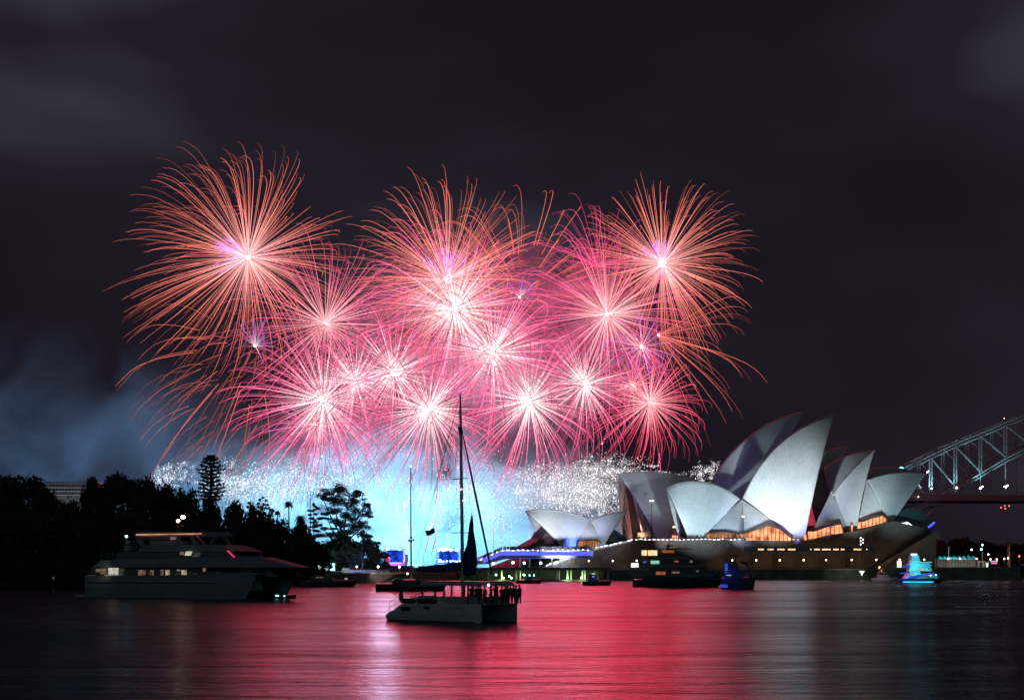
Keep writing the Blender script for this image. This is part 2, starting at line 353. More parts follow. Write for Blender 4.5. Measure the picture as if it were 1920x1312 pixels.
# ------------------------------------------------------------------ smoke, lit by the bursts and by added spots standing in for low fireworks
def smoke_mat(name, dens, col, sc, thr=0.42):
    m = bpy.data.materials.new(name); m.use_nodes = True; t = NT(m.node_tree)
    tcn = t.n('ShaderNodeTexCoord'); ob = tcn.outputs['Object']
    # soft edge: unit sphere in object space
    ln = t.n('ShaderNodeVectorMath', operation='LENGTH', ins={0: ob}).outputs['Value']
    ed = t.n('ShaderNodeMapRange', ins={0: ln, 1: 1.0, 2: 0.25, 3: 0.0, 4: 1.0}, interpolation_type='SMOOTHSTEP').outputs[0]
    mp = t.n('ShaderNodeMapping', ins={'Vector': ob, 'Scale': sc, 'Rotation': (0, R(25), 0)}).outputs[0]
    nz = t.n('ShaderNodeTexNoise', ins={'Vector': mp, 'Scale': 1.0, 'Detail': 5.0, 'Roughness': 0.6, 'Distortion': 0.9}).outputs[0]
    nd = t.n('ShaderNodeMapRange', ins={0: nz, 1: thr-0.03, 2: thr+0.20, 3: 0.0, 4: 1.0}).outputs[0]
    de = t.math('MULTIPLY', t.math('MULTIPLY', ed, nd), dens)
    v = t.n('ShaderNodeVolumePrincipled', ins={'Color': (*col, 1), 'Density': de, 'Anisotropy': 0.0})
    t.link(v.outputs[0], t.n('ShaderNodeOutputMaterial').inputs['Volume']); return m
def smoke(px0, px1, py0, py1, d, depth, m, label):
    c = P((px0+px1)/2, (py0+py1)/2, d); b = MB(); b.ball((0, 0, 0), 1.0, 20, 12); o = b.build('smoke_cloud', m)
    o.location = c; o.scale = (S(px1-px0, d)/2, depth/2, S(py1-py0, d)/2); o.visible_shadow = True
    tag(o, label, 'smoke', kind='stuff'); return o
M['smoke'] = smoke_mat('smoke', 0.048, (0.85, 0.9, 0.95), (4.2, 1.2, 3.4))
M['smoke3'] = smoke_mat('red_smoke', 0.035, (0.85, 0.8, 0.85), (3.0, 1.2, 2.8), 0.46)
M['smoke4'] = smoke_mat('thin_smoke', 0.010, (0.8, 0.9, 0.95), (3.0, 1.2, 2.4), 0.46)
smoke(170, 1290, 740, 1290, 1090, 130, M['smoke'], 'bank of blue lit smoke drifting low behind the quay')
smoke(-500, 620, 560, 1420, 1180, 170, M['smoke4'], 'thin grey smoke rising behind the left trees')
smoke(560, 1340, 400, 880, 1120, 90, M['smoke3'], 'thin red lit smoke behind the bursts')
CY = (0.15, 0.70, 1.0)
SP = [((640, 1052), (640, 930), 2.2e6), ((760, 1052), (760, 950), 3.4e6), ((520, 1052), (480, 910), 1.5e6), ((880, 1052), (900, 960), 1.2e6), ((1040, 1052), (1050, 920), 1.0e6), ((200, 1040), (60, 800), 1.9e6)]
for (a, c, wt) in SP:   # unseen spots added to light the smoke blue, aimed away from the camera
    spot('blue_smoke_fill', P(a[0], a[1], 940), P(c[0], c[1], 1120), CY if a[0] > 300 else (.06, .42, 1.0), wt*1.5, 110, 1.0, 4)
for (x, y, wt) in ((1120, 520, 1.0e6), (860, 600, 1.3e6), (960, 690, 0.9e6), (640, 700, 0.6e6), (1160, 680, 0.5e6)):  # added spots without fixtures, giving the smoke behind the bursts its pink glow
    spot('pink_smoke_fill', P(x, y, 1040), P(x, y-10, 1120), (1.0, .07, .28), wt*0.5, 130, 1.0, 3)
point('water_patch_lamp', P(697, 965, 1000), (.72, .62, 1), 101000, 18)  # added unseen lamp for the pale patch reflected on the water
# ------------------------------------------------------------------ frames: a vertical plane in the scene, its own local axes
class Frame:
    """root at point (px, D) on the water, local x turned by ang; L() gives local coordinates of the place seen at a photo pixel on the plane y=off"""
    def __init__(s, px, D, ang, z=0.0):
        s.H = Vector((X(px, D), D)); s.a = R(ang); s.z = z
        s.ax = Vector((math.cos(s.a), math.sin(s.a))); s.n = Vector((-math.sin(s.a), math.cos(s.a)))
    def L(s, px, py, off=0.0):
        kx = (px-960)/FPX; D = (off+s.H.dot(s.n))/(kx*s.n.x+s.n.y)
        p = Vector((kx*D, D))-s.H
        return Vector((p.dot(s.ax), off, CAMZ+(HOR-py)/FPX*D-s.z))
    def W(s, v): # local -> world
        q = s.H+s.ax*v[0]+s.n*v[1]; return Vector((q.x, q.y, v[2]+s.z))
    def root(s, name, label=None, cat=None, group=None): return empty(name, (s.H.x, s.H.y, s.z), s.a, label, cat, group)

# ------------------------------------------------------------------ opera house
def tile_mat():
    m = bpy.data.materials.new('white_tiles'); m.use_nodes = True; t = NT(m.node_tree)
    uv = t.n('ShaderNodeUVMap', uv_map='UVMap').outputs[0]
    sp = t.n('ShaderNodeSeparateXYZ', ins={0: uv}); u, v = sp.outputs[0], sp.outputs[1]
    def line(x, n, w):
        f = t.math('FRACT', t.math('MULTIPLY', x, n)); d = t.math('ABSOLUTE', t.math('SUBTRACT', f, 0.5))
        return t.n('ShaderNodeMapRange', ins={0: d, 1: 0.5-w, 2: 0.5, 3: 0.0, 4: 1.0}).outputs[0]
    l1 = line(u, 26.0, 0.10)
    ch = t.math('ADD', v, t.math('MULTIPLY', t.math('ABSOLUTE', t.math('SUBTRACT', t.math('FRACT', t.math('MULTIPLY', u, 26.0)), 0.5)), 0.03))
    l2 = line(ch, 30.0, 0.12)
    tcn = t.n('ShaderNodeTexCoord').outputs['Object']
    big = t.n('ShaderNodeTexNoise', ins={'Vector': tcn, 'Scale': 0.09, 'Detail': 5.0}).outputs[0]
    cells = t.n('ShaderNodeTexWhiteNoise', noise_dimensions='2D', ins={'Vector': t.n('ShaderNodeCombineXYZ', ins={0: t.math('FLOOR', t.math('MULTIPLY', u, 26.0)), 1: t.math('FLOOR', t.math('MULTIPLY', ch, 30.0))}).outputs[0]}).outputs[0]
    base = ramp(t, big, [(0.3, (0.50, 0.51, 0.50)), (0.7, (0.66, 0.66, 0.64))])
    dk = t.math('MULTIPLY', t.math('ADD', t.math('MULTIPLY', l1, 0.24), t.math('ADD', t.math('MULTIPLY', l2, 0.15), t.math('MULTIPLY', cells, 0.13))), 1.0)
    c = t.n('ShaderNodeMix', data_type='RGBA', ins={0: dk, 6: base, 7: (0.10, 0.11, 0.12, 1)}).outputs[2]
    b = t.n('ShaderNodeBsdfPrincipled', ins={'Base Color': c, 'Roughness': 0.55})
    t.link(b.outputs[0], t.n('ShaderNodeOutputMaterial').inputs[0]); return m
M['tile'] = tile_mat()
M['shell_rib'] = mat('concrete_rib', (0.34, 0.33, 0.31), 0.7)
M['podium'] = mat('granite_cladding', (0.068, 0.050, 0.040), 0.75, noise=0.22, nscale=0.35)
M['stone_light'] = mat('pale_stone', (0.34, 0.32, 0.30), 0.75, noise=0.2)
M['dark_glass'] = mat('dark_glass', (0.02, 0.022, 0.028), 0.12, spec=0.7)
M['bronze'] = mat('bronze_frame', (0.16, 0.09, 0.05), 0.4, metal=0.6)
M['mullion'] = mat('mullion', (0.40, 0.32, 0.27), 0.5)
M['foyer'] = emat('lit_foyer', (1.0, 0.36, 0.17), 1.9, vary=0.75, nscale=0.35, sampled=True)
M['foyer_dim'] = emat('dim_foyer', (1.0, 0.42, 0.16), 0.65, vary=0.85, nscale=0.5)
M['warm_win'] = emat('warm_window', (1.0, 0.66, 0.36), 1.5, vary=0.5, nscale=1.2)
M['white_win'] = emat('white_window', (0.85, 1.0, 0.95), 1.6, vary=0.2)
M['led_white'] = emat('led_white', (0.92, 0.86, 1.0), 3.0)
M['led_blue'] = emat('led_blue', (0.08, 0.10, 1.0), 1.6)
M['led_violet'] = emat('led_violet', (0.30, 0.20, 0.9), 0.8)
M['globe'] = emat('lamp_globe', (1.0, 0.66, 0.42), 9.0)
M['globe_w'] = emat('lamp_globe_white', (0.9, 0.95, 1.0), 14.0)
M['globe_c'] = emat('lamp_globe_cyan', (0.35, 0.9, 1.0), 16.0)
M['globe_g'] = emat('lamp_globe_green', (0.55, 1.0, 0.5), 14.0)
M['globe_r'] = emat('lamp_red', (1.0, 0.12, 0.05), 8.0)
M['metal_dark'] = mat('dark_metal', (0.05, 0.05, 0.055), 0.5, metal=0.3)

def sphere_center(A, B, C, Rs, side):
    ab = B-A; ac = C-A; n = ab.cross(ac); n2 = n.length_squared
    cc = A+(n.cross(ab)*ac.length_squared+ac.cross(n)*ab.length_squared)/(2*n2)
    rc = (cc-A).length; Rs = max(Rs, rc*1.02); h = math.sqrt(Rs*Rs-rc*rc); n.normalize()
    c1 = cc+n*h; c2 = cc-n*h
    return (c1 if side(c1) > side(c2) else c2), Rs
def arc_in_plane(A, B, c, Rs, yp, k):
    """arc of the sphere cut by local plane y=yp, from A to B"""
    cp = Vector((c.x, yp, c.z)); r = math.sqrt(max(1e-6, Rs*Rs-(yp-c.y)**2))
    a0 = math.atan2(A.z-cp.z, A.x-cp.x); a1 = math.atan2(B.z-cp.z, B.x-cp.x)
    if a1-a0 > math.pi: a1 -= 2*math.pi
    if a0-a1 > math.pi: a1 += 2*math.pi
    return [Vector((cp.x+r*math.cos(a0+(a1-a0)*i/k), yp, cp.z+r*math.sin(a0+(a1-a0)*i/k))) for i in range(k+1)]
def slerp_pts(A, B, c, k):
    a = A-c; b = B-c; om = a.angle(b); out = []
    for i in range(k+1):
        s = i/k; out.append(c+(a*math.sin((1-s)*om)+b*math.sin(s*om))/math.sin(om) if om > 1e-5 else A.copy())
    return out
def grid_obj(name, rows, uvs, m, parent, thick=0.9, out=None):
    nr, nc = len(rows), len(rows[0]); vs = [tuple(p) for r in rows for p in r]; fs = []
    for i in range(nr-1):
        for j in range(nc-1): fs.append((i*nc+j, i*nc+j+1, (i+1)*nc+j+1, (i+1)*nc+j))
    me = bpy.data.meshes.new(name); me.from_pydata(vs, [], fs)
    me.update(); k = len(fs)//2
    if out is not None and Vector(me.polygons[k].normal).dot(Vector(me.polygons[k].center)-out) < 0: me.flip_normals()
    ul = me.uv_layers.new(name='UVMap')
    for l in me.loops: ul.data[l.index].uv = uvs[l.vertex_index]
    me.shade_smooth(); me.materials.append(m); me.materials.append(M['shell_rib'])
    o = bpy.data.objects.new(name, me); COL.objects.link(o); o.parent = parent
    s = o.modifiers.new('thickness', 'SOLIDIFY'); s.thickness = thick; s.offset = -1; s.use_rim = True; s.material_offset = 1; s.material_offset_rim = 0
    return o
def shell(fr, root, Ppx, Qpx, F0px, F1px, yp, yf, Rs=75, glass=True, mull=False, inset=0.07, name='roof_shell'):
    """roof shell pair: ridge Ppx-Qpx lies in plane y=yp, near foot from F0px (rim) to F1px (rear) in plane y=yf"""
    A = fr.L(*Ppx, yp); B = fr.L(*Qpx, yp); F0 = fr.L(*F0px, yf); F1 = fr.L(*F1px, yf)
    c, Rs = sphere_center(A, B, (F0+F1)/2, Rs, lambda q: q.y-0.5*q.z)
    prj = lambda p: c+(p-c).normalized()*Rs
    F0 = prj(F0); F1 = prj(F1); k1, k2 = 28, 26
    ridge = arc_in_plane(A, B, c, Rs, yp, k1); rows = []; uv = []
    for i, q in enumerate(ridge):
        ft = prj(F0.lerp(F1, i/k1)); r = slerp_pts(ft, q, c, k2); rows.append(r)
        uv += [(i/k1, j/k2) for j in range(k2+1)]
    near = grid_obj(name, rows, uv, M['tile'], root, out=c)
    mir = lambda p: Vector((p.x, 2*yp-p.y, p.z))
    grid_obj(name, [[mir(p) for p in r] for r in rows], uv, M['tile'], root, out=mir(c))
    if glass:
        ii = max(1, int(round(inset*k1))); rim = rows[ii]; gb = MB(); zb = min(F0.z, F1.z)-0.5
        pts = rim; prof = [Vector(p) for p in pts]; back = [mir(p) for p in pts]
        gb.loft([[p for p in prof], [Vector((p.x, yp, p.z)) for p in prof], back], cap=False, closed=False)
        gb.build('glass_wall', M['dark_glass'], root)
        if mull:
            mb = MB(); n = 11
            for j in range(1, n):
                s = j/n; tp = rim[int(s*k2)]
                for sy in (-1, 1):
                    yy = yp+(tp.y-yp)*sy; base = Vector((F0.x+(A.x-F0.x)*0.10, yp+(yf-yp)*sy*0.25+(yy-yp)*0.35, zb+1))
                    mb.bar(Vector((tp.x-0.3, yy, tp.z)), base, 0.22, 0.18, 4)
            mb.build('mullion', M['mullion'], root)
    return near
def infill(fr, root, Apx, Bpx, Cpx, ya, yb, Rs=75, name='side_shell'):
    A = fr.L(*Apx, ya); B = fr.L(*Bpx, yb); C = fr.L(*Cpx, yb)
    c, Rs = sphere_center(A, B, C, Rs, lambda q: q.y-0.5*q.z); k = 12; rows = []; uv = []
    for i in range(k+1):
        q = c+(B.lerp(C, i/k)-c).normalized()*Rs; rows.append(slerp_pts(A, q, c, k)); uv += [(i/k*0.3, j/k*0.5) for j in range(k+1)]
    return grid_obj(name, rows, uv, M['tile'], root, out=c, thick=0.6)
def foyer(fr, root, pts, base_y, off, glow, depth=4.0, roof=1.0, nm=9):
    """glazed foyer: pts = upper outline (photo pixels) left to right, base_y = (left, right) pixel row of the floor"""
    up = [fr.L(x, y, off) for x, y in pts]; x0, x1 = up[0].x, up[-1].x
    bl = fr.L(pts[0][0], base_y[0], off); br = fr.L(pts[-1][0], base_y[1], off)
    g = MB(); n = len(up)
    def topz(x):
        for a, b in zip(up, up[1:]):
            if a.x <= x <= b.x+1e-6: return a.z+(b.z-a.z)*(x-a.x)/(b.x-a.x+1e-9)
        return up[-1].z
    def botz(x): return bl.z+(br.z-bl.z)*(x-x0)/(x1-x0)
    g.prism([(p.x, p.z) for p in up]+[(x1, botz(x1)), (x0, botz(x0))], off, off+depth)
    w = g.build('foyer_glass', glow, root)
    r = MB()
    for a, b in zip(up, up[1:]):
        r.add([(a.x, off-roof, a.z-0.12), (b.x, off-roof, b.z-0.12), (b.x, off+depth, b.z+0.1), (a.x, off+depth, a.z+0.1),
               (a.x, off-roof, a.z+0.25), (b.x, off-roof, b.z+0.25), (b.x, off+depth, b.z+0.5), (a.x, off+depth, a.z+0.5)],
              [(0,3,2,1),(4,5,6,7),(0,1,5,4),(1,2,6,5),(2,3,7,6),(3,0,4,7)])
    r.build('foyer_roof', M['bronze'], root)
    mb = MB()
    for j in range(nm+1):
        x = x0+(x1-x0)*j/nm; mb.box(x-0.09, x+0.09, off-0.3, off-0.02, botz(x), max(botz(x)+.1, topz(x)-0.05))
    zr = 0.45
    mb.add([(x0, off-0.25, botz(x0)+(topz(x0)-botz(x0))*zr), (x1, off-0.25, botz(x1)+(topz(x1)-botz(x1))*zr), (x1, off-0.05, botz(x1)+(topz(x1)-botz(x1))*zr+.15), (x0, off-0.05, botz(x0)+(topz(x0)-botz(x0))*zr+.15)], [(0,1,2,3)])
    mb.build('foyer_frame', M['bronze'], root)
fo = Frame(1180, 640, 20)
op = fo.root('concert_building', 'huge building of white sail shaped shells on a brown granite podium', 'theatre')
# podium
pz = fo.L(1180, 1013, 0).z
prof = [(1183, 1067), (1183, 1013)]
pp = [fo.L(1183, 1090), fo.L(1183, 1013)]
poly = [(pp[0].x, 0.5), (pp[0].x, pz), (fo.L(1518, 1012).x, pz)]
for x, y in ((1560, 1004), (1612, 995), (1645, 986), (1676, 978), (1700, 984), (1742, 993), (1755, 1007)):
    q = fo.L(x, y); poly.append((q.x, q.z))
poly.append((fo.L(1755, 1060).x, 0.5))
xR = poly[-1][0]; xL = pp[0].x
b = MB(); b.prism(poly, 0, 92); b.build('podium', M['podium'], op)
# joints of the cladding, parapet, recessed strip
j = MB()
zt = lambda x: next((a[1]+(c[1]-a[1])*(x-a[0])/(c[0]-a[0]) for a, c in zip(poly[1:], poly[2:]) if a[0] <= x <= c[0]), pz)
x = xL+1.2
while x < xR-1: j.box(x-0.07, x+0.07, -0.05, 0.0, 4.6, zt(x)-0.3); x += 1.85
j.build('cladding_ribs', mat('granite_rib', (0.048, 0.035, 0.028), 0.8), op)
p_ = MB(); xa = xL
for a, c in zip(poly[1:], poly[2:-1]): p_.add([(a[0], -0.35, a[1]-0.5), (c[0], -0.35, c[1]-0.5), (c[0], 0.6, c[1]-0.5), (a[0], 0.6, a[1]-0.5), (a[0], -0.35, a[1]+0.35), (c[0], -0.35, c[1]+0.35), (c[0], 0.6, c[1]+0.35), (a[0], 0.6, a[1]+0.35)], [(0,3,2,1),(4,5,6,7),(0,1,5,4),(1,2,6,5),(2,3,7,6),(3,0,4,7)])
p_.build('parapet', M['podium'], op)
rs = MB(); a = fo.L(1395, 1024); c = fo.L(1640, 1034); rs.box(a.x, c.x, -0.12, 0.2, c.z, a.z); rs.build('window_band', M['dark_glass'], op)
for (xa, xb) in ((1421, 1432), (1439, 1450), (1457, 1471), (1477, 1491), (1519, 1521), (1526, 1537), (1541, 1557), (1562, 1572), (1576, 1583), (1600, 1616), (1624, 1626)):
    a = fo.L(xa, 1028); c = fo.L(xb, 1031); MB().box(a.x, c.x, -0.16, -0.12, c.z, a.z).build('window', M['warm_win'], op)
for (xa, xb, ya, yb, mm) in ((1203, 1213, 1031, 1041, 'warm_win'), (1215, 1232, 1031, 1041, 'warm_win'), (1179.5+4, 1197, 1055, 1063, 'white_win'), (1682, 1690, 1051, 1063, 'white_win')):
    a = fo.L(xa, ya); c = fo.L(xb, yb); MB().box(a.x, c.x, -0.10, 0.1, c.z, a.z).build('window', M[mm], op)
# diagonal outer stair on the north end
a = fo.L(1740, 999); c = fo.L(1632, 1064)
s = MB(); s.add([(a.x, -3.2, a.z), (c.x, -3.2, c.z), (c.x, -0.0, c.z), (a.x, -0.0, a.z), (a.x, -3.2, a.z-2.2), (c.x+2.5, -3.2, c.z-0.1), (c.x+2.5, -0.0, c.z-0.1), (a.x, -0.0, a.z-2.2)], [(0,1,2,3),(4,7,6,5),(0,4,5,1),(1,5,6,2),(2,6,7,3),(3,7,4,0)])
s.box(a.x, xR, -3.2, 0, a.z-2.6, a.z+0.6); s.build('outer_stair', M['podium'], op)
# door arch
# near hall
YP, YF = 30, 8
shell(fo, op, (1565, 776), (1392, 934), (1509, 1012), (1487, 1012), YP, YF, 75)
shell(fo, op, (1248, 912), (1387, 935), (1293, 1012), (1312, 1012), 13, YF, 110)
shell(fo, op, (1640, 841), (1563, 924), (1606, 1006), (1592, 1006), YP-6, YF, 105)
shell(fo, op, (1738, 886), (1626, 898), (1675, 977), (1664, 977), YP-6, YF, 95)
infill(fo, op, (1390, 937), (1316, 1011), (1386, 1001), YP-3, YF+3)
infill(fo, op, (1391, 937), (1395, 1001), (1484, 1011), YP-3, YF+3)
infill(fo, op, (1559, 921), (1517, 1008), (1586, 990), YP-3, YF+3)
infill(fo, op, (1625, 898), (1604, 1000), (1662, 970), YP-4, YF+3)
# rib between the two side shells
a = fo.L(1390, 938, YP-4); c = fo.L(1390, 1012, YF+1.5); MB().bar(a, c, 0.25, 1.2, 6).build('edge_rib', M['tile'], op)
foyer(fo, op, [(1395, 1000), (1440, 985), (1462, 992), (1483, 1008)], (1012, 1013), YF-1, M['foyer'], nm=12)
foyer(fo, op, [(1318, 1008), (1326, 1000), (1360, 998), (1386, 1002)], (1013, 1013), YF-1, M['foyer_dim'], nm=10)
foyer(fo, op, [(1524, 996), (1550, 987), (1576, 982), (1581, 1000)], (1010, 1001), YF-1, M['foyer'], nm=7)
foyer(fo, op, [(1615, 978), (1630, 972), (1654, 966), (1662, 972)], (993, 981), YF-1, M['foyer'], nm=7)
# narrow lit slots beside the feet
for (xa, xb, ya, yb) in ((1509, 1512, 1002, 1012), (1596, 1599, 984, 1000)):
    a = fo.L(xa, ya, YF-2); c = fo.L(xb, yb, YF-2); MB().box(a.x, c.x, YF-2, YF-1.8, c.z, a.z).build('lit_slot', M['foyer'], op)
# far hall
Y2 = 74; G2 = 50
shell(fo, op, (1508, 770), (1328, 912), (1425, 1004), (1400, 1004), Y2, G2, 80)
shell(fo, op, (1160, 888), (1330, 908), (1236, 1012), (1262, 1012), Y2, G2+4, 130, mull=True)
shell(fo, op, (1592, 836), (1505, 866), (1545, 985), (1530, 985), Y2, G2, 62)
shell(fo, op, (1638, 843), (1545, 876), (1582, 980), (1566, 980), Y2-14, G2-12, 60)
shell(fo, op, (1704, 880), (1612, 884), (1665, 970), (1650, 970), Y2-6, G2-6, 60)
infill(fo, op, (1279, 979), (1262, 998), (1290, 998), G2+6, G2, 40)
foyer(fo, op, [(1268, 1003), (1272, 994), (1288, 994), (1296, 1006)], (1013, 1013), G2-18, M['foyer'], nm=5)
# glow inside the open mouth of the southern shell
gmo = fo.L(1205, 998, Y2-6); MB().box(gmo.x-1.5, gmo.x+4, Y2-8, Y2-4, pz, gmo.z).build('lit_foyer', M['warm_win'], op)
point('foyer_light', fo.W(Vector((gmo.x-3, Y2-8, pz+3))), (1, .55, .35), 14000, 1.0)
point('foyer_light', fo.W(Vector((gmo.x+8, Y2-16, pz+3))), (1, .45, .25), 1600, 1.0)
# northern glazed lounge
a = fo.L(1676, 962, 12)
nl = [(1678, 963), (1702, 952), (1728, 957), (1753, 979), (1744, 990), (1706, 990), (1680, 980)]
MB().prism([(fo.L(x, y, 10).x, fo.L(x, y, 10).z) for x, y in nl], 10, 46).build('north_lounge', mat('lounge_glass', (0.03, 0.05, 0.055), 0.25), op)
for (xa, ya, xb, yb) in ((1679, 980, 1690, 980), (1692, 980, 1700, 981), (1696, 979, 1709, 988), (1700, 978, 1713, 987)):
    MB().bar(fo.L(xa, ya, 9.7), fo.L(xb, yb, 9.7), 0.16, n=4).build('strip_light', M['led_white'], op)
MB().bar(fo.L(1741, 988, -0.6), fo.L(1752, 979, -0.6), 0.5, n=4).build('strip_light', M['led_blue'], op)
# rails of tiny white lights on the podium edge and stairs
def light_string(fr, pts, off, m, r=0.13, dash=1.2, gap=0.7, name='string_light', root=None, label=None):
    vs = [fr.L(x, y, off) for x, y in pts]; P_ = []; R_ = []
    for a, c in zip(vs, vs[1:]):
        n = max(1, int((c-a).length/(dash+gap))); l = dash/(dash+gap)/n
        for i in range(n):
            on = rng.random() > 0.12; t0 = i/n; t1 = t0+l*(0.55+0.45*rng.random()); dz = Vector((0, 0, rng.normal()*0.1)); q = r if on else 0.02
            for tq, rq in ((t0, 0.02), (t0+0.04/n, q), (t1-0.04/n, q), (t1, 0.02)): P_.append(a.lerp(c, tq)+dz); R_.append(rq)
    return MB().tube(P_, R_, 4).build(name, m, root)
light_string(fo, [(1183, 1011), (1400, 1011)], -0.3, M['led_white'], 0.17, root=op)
light_string(fo, [(1478, 1010), (1503, 1011)], -0.3, M['white_win'], 0.2, root=op)
# broad stairs and raised forecourt south of the podium
st = MB()
q0 = fo.L(1183, 1013); q1 = fo.L(1112, 1029); q2 = fo.L(1020, 1064); q3 = fo.L(1112, 1064)
st.prism([(q0.x, 0.5), (q0.x, pz), (q1.x, q1.z), (q2.x, 4.55), (q2.x, 0.5)], 0.15, 70); st.build('monumental_stair', M['podium'], op)
for (pts, m_, r_, o_) in (([(1183, 1014), (1112, 1030)], 'led_violet', 0.55, -0.1), ([(1110, 1030), (1030, 1060)], 'led_violet', 0.35, -0.1)):
    MB().bar(fo.L(*pts[0], o_), fo.L(*pts[1], o_), r_, n=4).build('stair_balustrade', M['stone_light'], op)
light_string(fo, [(1183, 1012), (1112, 1027)], -0.8, M['led_white'], 0.20, 1.4, .5, root=op)
light_string(fo, [(1112, 1027), (1020, 1061)], -0.8, M['led_white'], 0.22, 1.6, .3, root=op)
light_string(fo, [(1078, 1031), (1102, 1022), (1128, 1014), (1180, 1013)], 30, M['led_white'], 0.2, 1.2, .6, root=op)
# floodlights on the shells
FLC = (0.76, 0.90, 1.0)
def flood(spx, spy, so, tpx, tpy, to, col, wt, ang): spot('shell_floodlight', fo.W(fo.L(spx, spy, so)), fo.W(fo.L(tpx, tpy, to)), col, wt, ang, 0.9, 1.0)
flood(1440, 1050, -50, 1465, 925, 14, FLC, 760000, 32)
flood(1320, 1050, -45, 1320, 950, 14, (0.62, 0.86, 1.0), 280000, 38)
flood(1600, 1050, -48, 1608, 930, 14, FLC, 380000, 24)
flood(1680, 1040, -45, 1690, 925, 14, (0.5, 0.8, 0.98), 160000, 30)
flood(1500, 1020, -6, 1490, 985, 8, (0.25, 0.15, 1.0), 20000, 50)
flood(1550, 1010, -6, 1548, 965, 10, (0.18, 0.16, 1.0), 20000, 50)
flood(1390, 1010, -6, 1390, 980, 12, (0.4, 0.6, 1.0), 12000, 110)
flood(1260, 1020, -20, 1240, 970, 60, (0.8, 0.75, 0.9), 45000, 40)
flood(1400, 1020, -20, 1400, 850, 70, (0.6, 0.7, 0.9), 60000, 40)

# ------------------------------------------------------------------ low restaurant shells on the forecourt
fr_ = Frame(1060, 632, 20)
rr = fr_.root('restaurant_pavilion', 'small pavilion with two white sail shells above the blue lit forecourt', 'restaurant')
shell(fr_, rr, (985, 957), (1108, 974), (1062, 1033), (1080, 1033), 14, 2, 75, inset=0.2)
shell(fr_, rr, (1176, 957), (1108, 974), (1133, 1022), (1122, 1022), 14, 2, 70, inset=0.2)
infill(fr_, rr, (1107, 975), (1084, 1013), (1126, 1013), 14, 4, 45)
foyer(fr_, rr, [(1078, 1030), (1086, 1013), (1122, 1013), (1130, 1020)], (1032, 1024), 3, M['foyer_dim'], nm=10, roof=.3)
MB().prism([(fr_.L(978, 1030, 9).x, fr_.L(978, 1030, 9).z), (fr_.L(1017, 1008, 9).x, fr_.L(1017, 1008, 9).z), (fr_.L(1030, 985, 9).x, fr_.L(1030, 985, 9).z), (fr_.L(1058, 1031, 9).x, fr_.L(1058, 1031, 9).z)], 9, 22).build('glass_wall', mat('violet_glass', (0.035, 0.014, 0.026), 0.6), rr)
MB().prism([(fr_.L(1140, 1018, 9).x, fr_.L(1140, 1018, 9).z), (fr_.L(1152, 992, 9).x, fr_.L(1152, 992, 9).z), (fr_.L(1179, 1012, 9).x, fr_.L(1179, 1012, 9).z), (fr_.L(1179, 1018, 9).x, fr_.L(1179, 1018, 9).z)], 9, 22).build('glass_wall', M['dark_glass'], rr)
spot('shell_floodlight', fr_.W(fr_.L(1030, 1050, -45)), fr_.W(fr_.L(1060, 985, 8)), (0.8, 0.88, 1.0), 420000, 34, .9, 1)
spot('shell_floodlight', fr_.W(fr_.L(1120, 1050, -45)), fr_.W(fr_.L(1140, 985, 8)), (0.6, 0.72, 1.0), 90000, 30, .9, 1)
spot('shell_floodlight', fr_.W(fr_.L(1078, 1030, -3)), fr_.W(fr_.L(1085, 1000, 8)), (0.05, 0.12, 1.0), 34000, 80, .9, 1)
# raised forecourt deck
M['deck_c'] = mat('deck_concrete', (0.20, 0.20, 0.22), 0.7)
fd = Frame(1000, 612, 6)
dk = fd.root('raised_forecourt', 'long raised walkway deck with blue lit edge full of spectators', 'walkway')
def pt(x, y, o=0): q = fd.L(x, y, o); return (q.x, q.z)
MB().prism([pt(882, 1052), pt(906, 1051), pt(941, 1033), pt(1112, 1032), pt(1112, 1046), pt(952, 1046), pt(915, 1057), pt(882, 1057)], 0, 60).build('deck_slab', M['deck_c'], dk)
for p0, p1 in (((906, 1049), (941, 1033)), ((941, 1034), (1110, 1034.5))):
    a = fd.L(*p0, -0.15); c = fd.L(*p1, -0.15); MB().add([(a.x, -.15, a.z-1.3), (c.x, -.15, c.z-1.3), (c.x, -.15, c.z+.1), (a.x, -.15, a.z+.1), (a.x, .0, a.z-1.3), (c.x, .0, c.z-1.3), (c.x, .0, c.z+.1), (a.x, .0, a.z+.1)], [(0,3,2,1),(4,5,6,7),(0,1,5,4),(1,2,6,5),(2,3,7,6),(3,0,4,7)][:2]+[(0,1,2,3),(4,5,6,7),(3,2,6,7)]).build('deck_edge', M['led_blue'], dk)
light_string(fd, [(900, 1050), (941, 1031), (1110, 1031)], -0.5, M['led_white'], 0.20, .9, 1.0, root=dk)
for x in (958, 975, 993, 1012, 1035, 1050, 1068, 1090): a = fd.L(x, 1046, 6); c = fd.L(x, 1063, 6); MB().bar(c, a, .3, n=8).build('column', M['stone_light'], dk)
for x, y, m_ in ((983, 1055, 'globe_c'), (962, 1054, 'globe_w'), (1014, 1055, 'globe_w'), (925, 1055, 'globe')):
    q = fd.L(x, y, 3); MB().ball(q, .42, 8, 6).build('soffit_lamp', M[m_], dk, True)
point('soffit_light', fd.W(fd.L(1010, 1054, 12)), (.5, .75, 1), 5200, 1); point('soffit_light', fd.W(fd.L(1060, 1053, 12)), (.6, .8, 1), 5200, 1)
point('soffit_light', fd.W(fd.L(960, 1042, -14)), (.1, .15, 1), 2600, 1); point('soffit_light', fd.W(fd.L(1060, 1040, -14)), (.1, .15, 1), 2600, 1)
